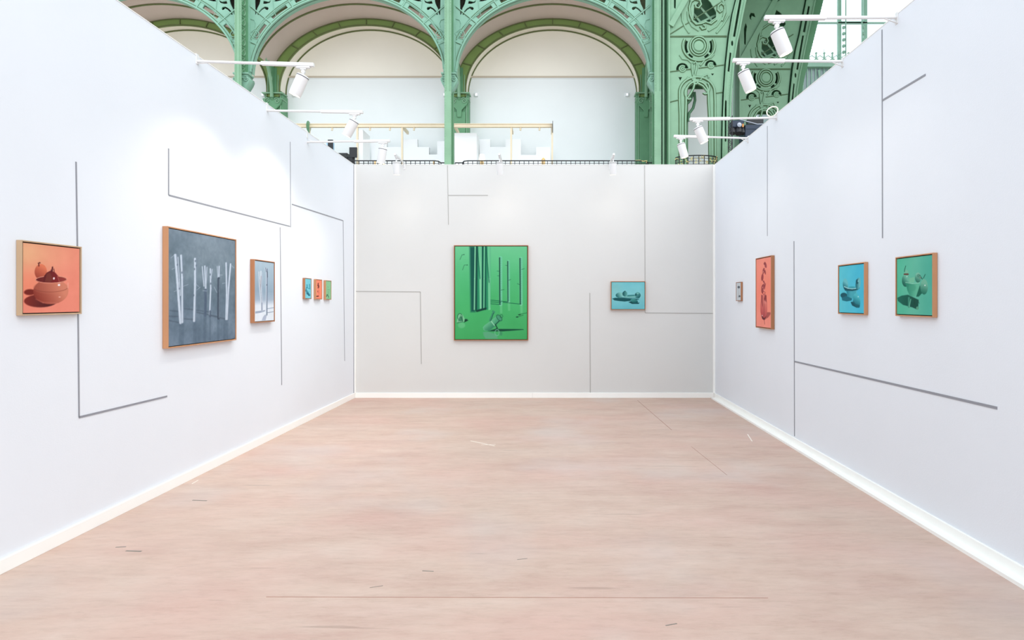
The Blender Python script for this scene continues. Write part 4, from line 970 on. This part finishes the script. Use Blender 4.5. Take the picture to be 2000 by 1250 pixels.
partition([(745,207),(860,207),(860,268),(950,268),(950,327),(1015,327),(1015,222),(1105,222)], 'white stepped partition between stand posts, left of centre column')
partition([(1345,207),(1430,207),(1430,268),(1550,268),(1550,207),(1670,207),(1670,330),(1788,330),(1788,268),(1900,268)], 'long white stepped partition right of the tall white block')
a = q6(1150, 158, 31.9); b_ = q6(1325, 158, 31.9)
o = MB().box((-(b_[0]-a[0])/2, 0, 0), ((b_[0]-a[0])/2, .9, a[1]-ZB)).build('tall_block', M['pwhite'], bevel=.01); o.location = ((a[0]+b_[0])/2, 31.9, ZB)
tag(o, 'tall white block wall just right of the centre column', 'partition')
def shade_lamp(x, y0, y1, Y, label):
    X, z1 = q6(x, y0, Y); _, z0 = q6(x, y1, Y)
    t = thing('shaded_lamp', label, 'lamp', (X, Y, ZB), 0, 'white shaded lamps on the gallery')
    MB().lathe([(.12, z0-ZB), (.17, z0-ZB), (.13, z1-ZB), (.0, z1-ZB)], (0, 0, 0), (0, 0, 1), 16).build('lamp_shade', mat('lit_shade', (250, 246, 236), .8, emit=((255, 244, 225), .5)), t, True)
    MB().lathe([(0, 0), (.14, 0), (.10, .05), (.05, .15), (.10, z0-ZB-.1), (.03, z0-ZB)], (0, 0, 0), (0, 0, 1), 14).build('lamp_base', M['amber'], t, True)
shade_lamp(1365, 328, 372, 30.6, 'white shaded lamp with amber base in front of white block')
shade_lamp(1845, 305, 352, 30.6, 'white shaded lamp with amber base at right end of stand')
for x, w_ in ((530, .07), (600, .07), (990, .07)):
    X, z = q6(x, 378, 30.4); 
    o = MB().lathe([(0, 0), (.10, 0), (.12, .3), (.05, z-ZB-.2), (.05, z-ZB), (0, z-ZB)], (0, 0, 0), (0, 0, 1), 12).build('amber_vase', M['amber'], None, True); o.location = (X, 30.4, ZB)
    tag(o, {530: 'amber vase behind railing, nearest the black monitor', 600: 'amber vase behind railing, second from the monitor', 990: 'amber vase behind railing just left of centre column'}[x], 'vase', 'amber vases behind the railing')
# black monitor and dark furniture at the left end
def flat_screen(x0, x1, y0, y1, Y, label, m='black'):
    a = q6(x0, y0, Y); b = q6(x1, y1, Y)
    t = thing('display_screen', label, 'screen', ((a[0]+b[0])/2, Y, ZB))
    w_ = abs(b[0]-a[0])/2
    MB().box((-w_, 0, b[1]-ZB), (w_, .08, a[1]-ZB)).build('screen', M[m], t, bevel=.01)
    MB().box((-.06, .08, 0), (.06, .14, a[1]-ZB-.2)).box((-.3, -.1, 0), (.3, .3, .04)).build('stand', M[m], t)
flat_screen(328, 388, 270, 350, 30.7, 'tall black screen at left end of the railing')
flat_screen(160, 200, 210, 300, 31.2, 'smaller black screen above pale blue panel, behind left wall')
a = q6(148, 235, 31.6); b_ = q6(208, 330, 31.6)
o = MB().box((-(b_[0]-a[0])/2, 0, 0), ((b_[0]-a[0])/2, .1, a[1]-ZB)).build('blue_panel', M['blue'], bevel=.01); o.location = ((a[0]+b_[0])/2, 31.6, ZB)
tag(o, 'pale blue panel behind the smaller black screen', 'panel')
a = q6(212, 330, 31.0)
t = thing('dark_table', 'dark table with thin top left of the black screen', 'table', (q6(270, 330, 31)[0], 31.0, ZB))
zt = q6(0, 330, 31)[1] - ZB
MB().box((-.42, -.4, zt - .04), (.42, .4, zt)).build('table_top', M['black'], t)
for sx in (-.38, .38):
    for sy in (-.35, .35): MB().box((sx-.02, sy-.02, 0), (sx+.02, sy+.02, zt-.04)).build('leg', M['black'], t)
def lounge(x, y, Y, label):
    X, z = q6(x, y, Y); h = z - ZB
    t = thing('lounge_chair', label, 'chair', (X, Y, ZB), 0, 'dark lounge chairs')
    MB().box((-.30, -.3, h*.35), (.30, .3, h*.5)).build('seat', M['black'], t, bevel=.04)
    MB().box((-.30, .2, h*.5), (.30, .32, h)).build('backrest', M['black'], t, bevel=.04)
    for sx in (-.26, .26):
        for sy in (-.25, .25): MB().box((sx-.02, sy-.02, 0), (sx+.02, sy+.02, h*.36)).build('leg', M['black'], t)
lounge(300, 338, 30.5, 'black lounge chair beside the black screen'); lounge(240, 352, 29.95, 'black lounge chair partly hidden by left wall top')
# wall lights
for px, l in ((512, 'small white square wall light left of left pier'), (574, 'small white square wall light right of left pier'), (868, 'small white square wall light left of centre column'), (930, 'small white square wall light right of centre column'), (1225, 'small white square wall light near right pier')):
    t = thing('wall_light', l, 'wall light', (bx(px, 33.6), YW, Zat(184, 33.6)), 0, 'small square wall lights on the gallery wall')
    MB().box((-.09, -.12, -.10), (.09, 0, .10)).build('housing', M['pwhite'], t, bevel=.01)
    MB().box((-.04, -.125, -.05), (.04, -.118, .05)).build('lens', mat('cool_light', (235, 242, 255), .3, emit=((225, 238, 255), 1.2)), t)

# ---------------------------------------------------------------- truss and stage equipment between pylons and right wall
YE = 26.0
def q7(x, y): return P(1400 + x/9.6125, 200 + y/9.6125, YE)
a = q7(262, 250)
t = thing('truss_tower', 'slim black lattice truss tower beside nearer pylon', 'truss', (a[0], YE, 0))
mb = MB()
for sx in (-.07, .07):
    for sy in (0, .14): MB().tube([(sx, sy, 0), (sx, sy, a[2])], .016, 6).build('chord', M['black'], t)
z = 0
while z < a[2] - .2:
    for sy in (0, .14): mb.bar((-.07, sy, z), (.07, sy, z + .15), .018, .018); mb.bar((.07, sy, z + .15), (-.07, sy, z + .3), .018, .018)
    z += .3
mb.build('lattice_bracing', M['black'], t)
a = q7(300, 320); b_ = q7(530, 560)
t = thing('stage_light', 'cluster of black stage lights hung beside the truss', 'stage light', ((a[0]+b_[0])/2, YE + .1, a[2]))
w_ = (b_[0]-a[0])/2; h_ = a[2]-b_[2]
MB().box((-w_, 0, -h_*.55), (w_, .4, 0)).build('housing', M['navy'], t, bevel=.03)
for sx, r_ in ((-.2, .14), (.06, .17), (.24, .12)):
    MB().lathe([(0, 0), (r_, 0), (r_*1.05, .2), (r_*.9, .28), (0, .26)], (sx, .2, -h_*.55), (.1*sx, -.4, -1), 16).build('lamp_barrel', M['black'], t, True)
MB().lathe([(0, 0), (.08, 0), (.10, .06), (0, .08)], (.03, -.02, -h_*.4), (0, -1, 0), 14).build('reflector', M['steel'], t, True)
MB().box((w_ - .1, -.03, -h_*.55), (w_ - .03, .0, -h_*.3)).build('safety_clamp', M['orange'], t)
MB().tube([(-.55, .2, .15), (0, .2, .12), (.9, .2, -.12), (2.0, .2, -.10)], .03, 6).build('hanging_bar', M['steel'], t)
a = q7(538, 405); 
o = MB().box((0, 0, -1.0), (2.2, .9, 0)).box((-.01, -.02, -.20), (2.21, .92, -.16)).build('equipment_case', M['navy'], bevel=.01); o.location = (a[0] + .03, YE + .1, a[2])
tag(o, 'large navy equipment case hanging beside stage lights', 'case')
a = q7(880, 230); 
o = MB().box((-.35, 0, -.12), (.35, .3, .12)).tube([(-.3, .1, .1), (0, .1, .2), (.3, .1, .1)], .04, 6).build('black_fixture', M['black'], None); o.location = (a[0], YE + 1, a[2])
tag(o, 'small black fixture just behind the looped cable', 'fixture')

# ---------------------------------------------------------------- bright glazed end of the hall
YG = 45.0
def g(px, py): return P(px, py, YG)
t = sroot('window_1', (0, YG, 0))
gm = M['pgreen'] = mat('pale_facade_iron', (158, 196, 176), .5, var=.04)
def gbar(name, x0, x1, y0, y1, d0=0, d1=.2, m=None):
    a = g(x0, y0); b = g(x1, y1); return MB().box((a[0], d0, b[2]), (b[0], d1, a[2])).build(name, m or gm, t)
ztop = -500
gbar('mullion', 1637, 1643.5, ztop, 118); gbar('mullion', 1687, 1694, ztop, 118)
gbar('mullion', 1649.3, 1650.6, ztop, 112, -.2, -.1); gbar('mullion', 1680.8, 1682.2, ztop, 112, -.2, -.1)
gbar('mullion', 1787, 1793, ztop, 118); gbar('mullion', 1847, 1853, ztop, 118); gbar('mullion', 1700, 1700.8, 400, 401)
gbar('transom', 1480, 2050, 43, 45.2)
gbar('transom', 1643, 1688, 41.5, 46)
gbar('transom', 1480, 2050, -120, -116)
for px in (1646.5, 1684.5):
    for k in range(5):
        a = g(px, 55 + k*12); MB().lathe([(0, -.12), (.10, -.08), (.14, 0), (.10, .08), (0, .12)], (a[0], -.1, a[2]), (1, 0, 0), 8).build('bead', gm, t, True)
# frieze beam and cresting
gbar('frieze_beam', 1480, 2050, 124, 133, -.3, .3)
gbar('frieze_lip', 1480, 2050, 121, 124.5, -.4, .3); 
mb = MB()
for k in range(11):
    px = 1560 + k*15.8; a = g(px, 117); h_ = .9 if k % 2 else .55
    MB().lathe([(0, 0), (.16, .02), (.18, .1), (.07, .18), (.05, .5), (.10, .58), (.02, .66), (.015, h_)], (a[0], -.2, a[2] - .15), (0, 0, 1), 8).build('finial', gm, t, True)
    mb.tube([(a[0], -.2, a[2] + .1), (a[0] + .15, -.2, a[2] + .14), (a[0] + .3, -.2, a[2] + .25), (a[0] + .45, -.2, a[2] + .14), (a[0] + .61, -.2, a[2] + .1)], .03, 5)
mb.build('cresting_wire', gm, t, True)
# glass panes
xs = [g(p, 0)[0] for p in (1480, 1640, 1690, 1790, 1850, 2050)]
for x0_, x1_ in zip(xs[:-1], xs[1:]):
    MB().box((x0_ + .02, .05, g(0, 121)[2]), (x1_ - .02, .06, g(0, 45)[2])).build('pane', M['glass'], t)
    MB().box((x0_ + .02, .05, g(0, 43)[2]), (x1_ - .02, .06, g(0, -500)[2])).build('pane', M['glass'], t)
# screened lower storey
t = sroot('wall_glazed_base', (0, YG, 0))
gbar('frosted_panel', 1480, 2050, 133, 640, .1, .2, M['fglass'])
for k in range(20):
    px = 1552 + k*8.1; gbar('bar', px, px + 1.6, 133, 260, 0, .06)
for k in range(4):
    a = g(1560 + k*31.6, 143); MB().lathe([(0, .25), (.10, .2), (.08, 0), (.02, -.35), (0, -.4)], (a[0] + .3, -.05, a[2]), (0, 0, 1), 8).build('drop_finial', gm, t, True)
gbar('rail', 1480, 2050, 180, 183, 0, .08)
# deep background closing the lower hall behind booth
struct(box('wall_hall_side', (-30.3, 28.5, 0), (-30, YW + .3, 22), M['gwall']))
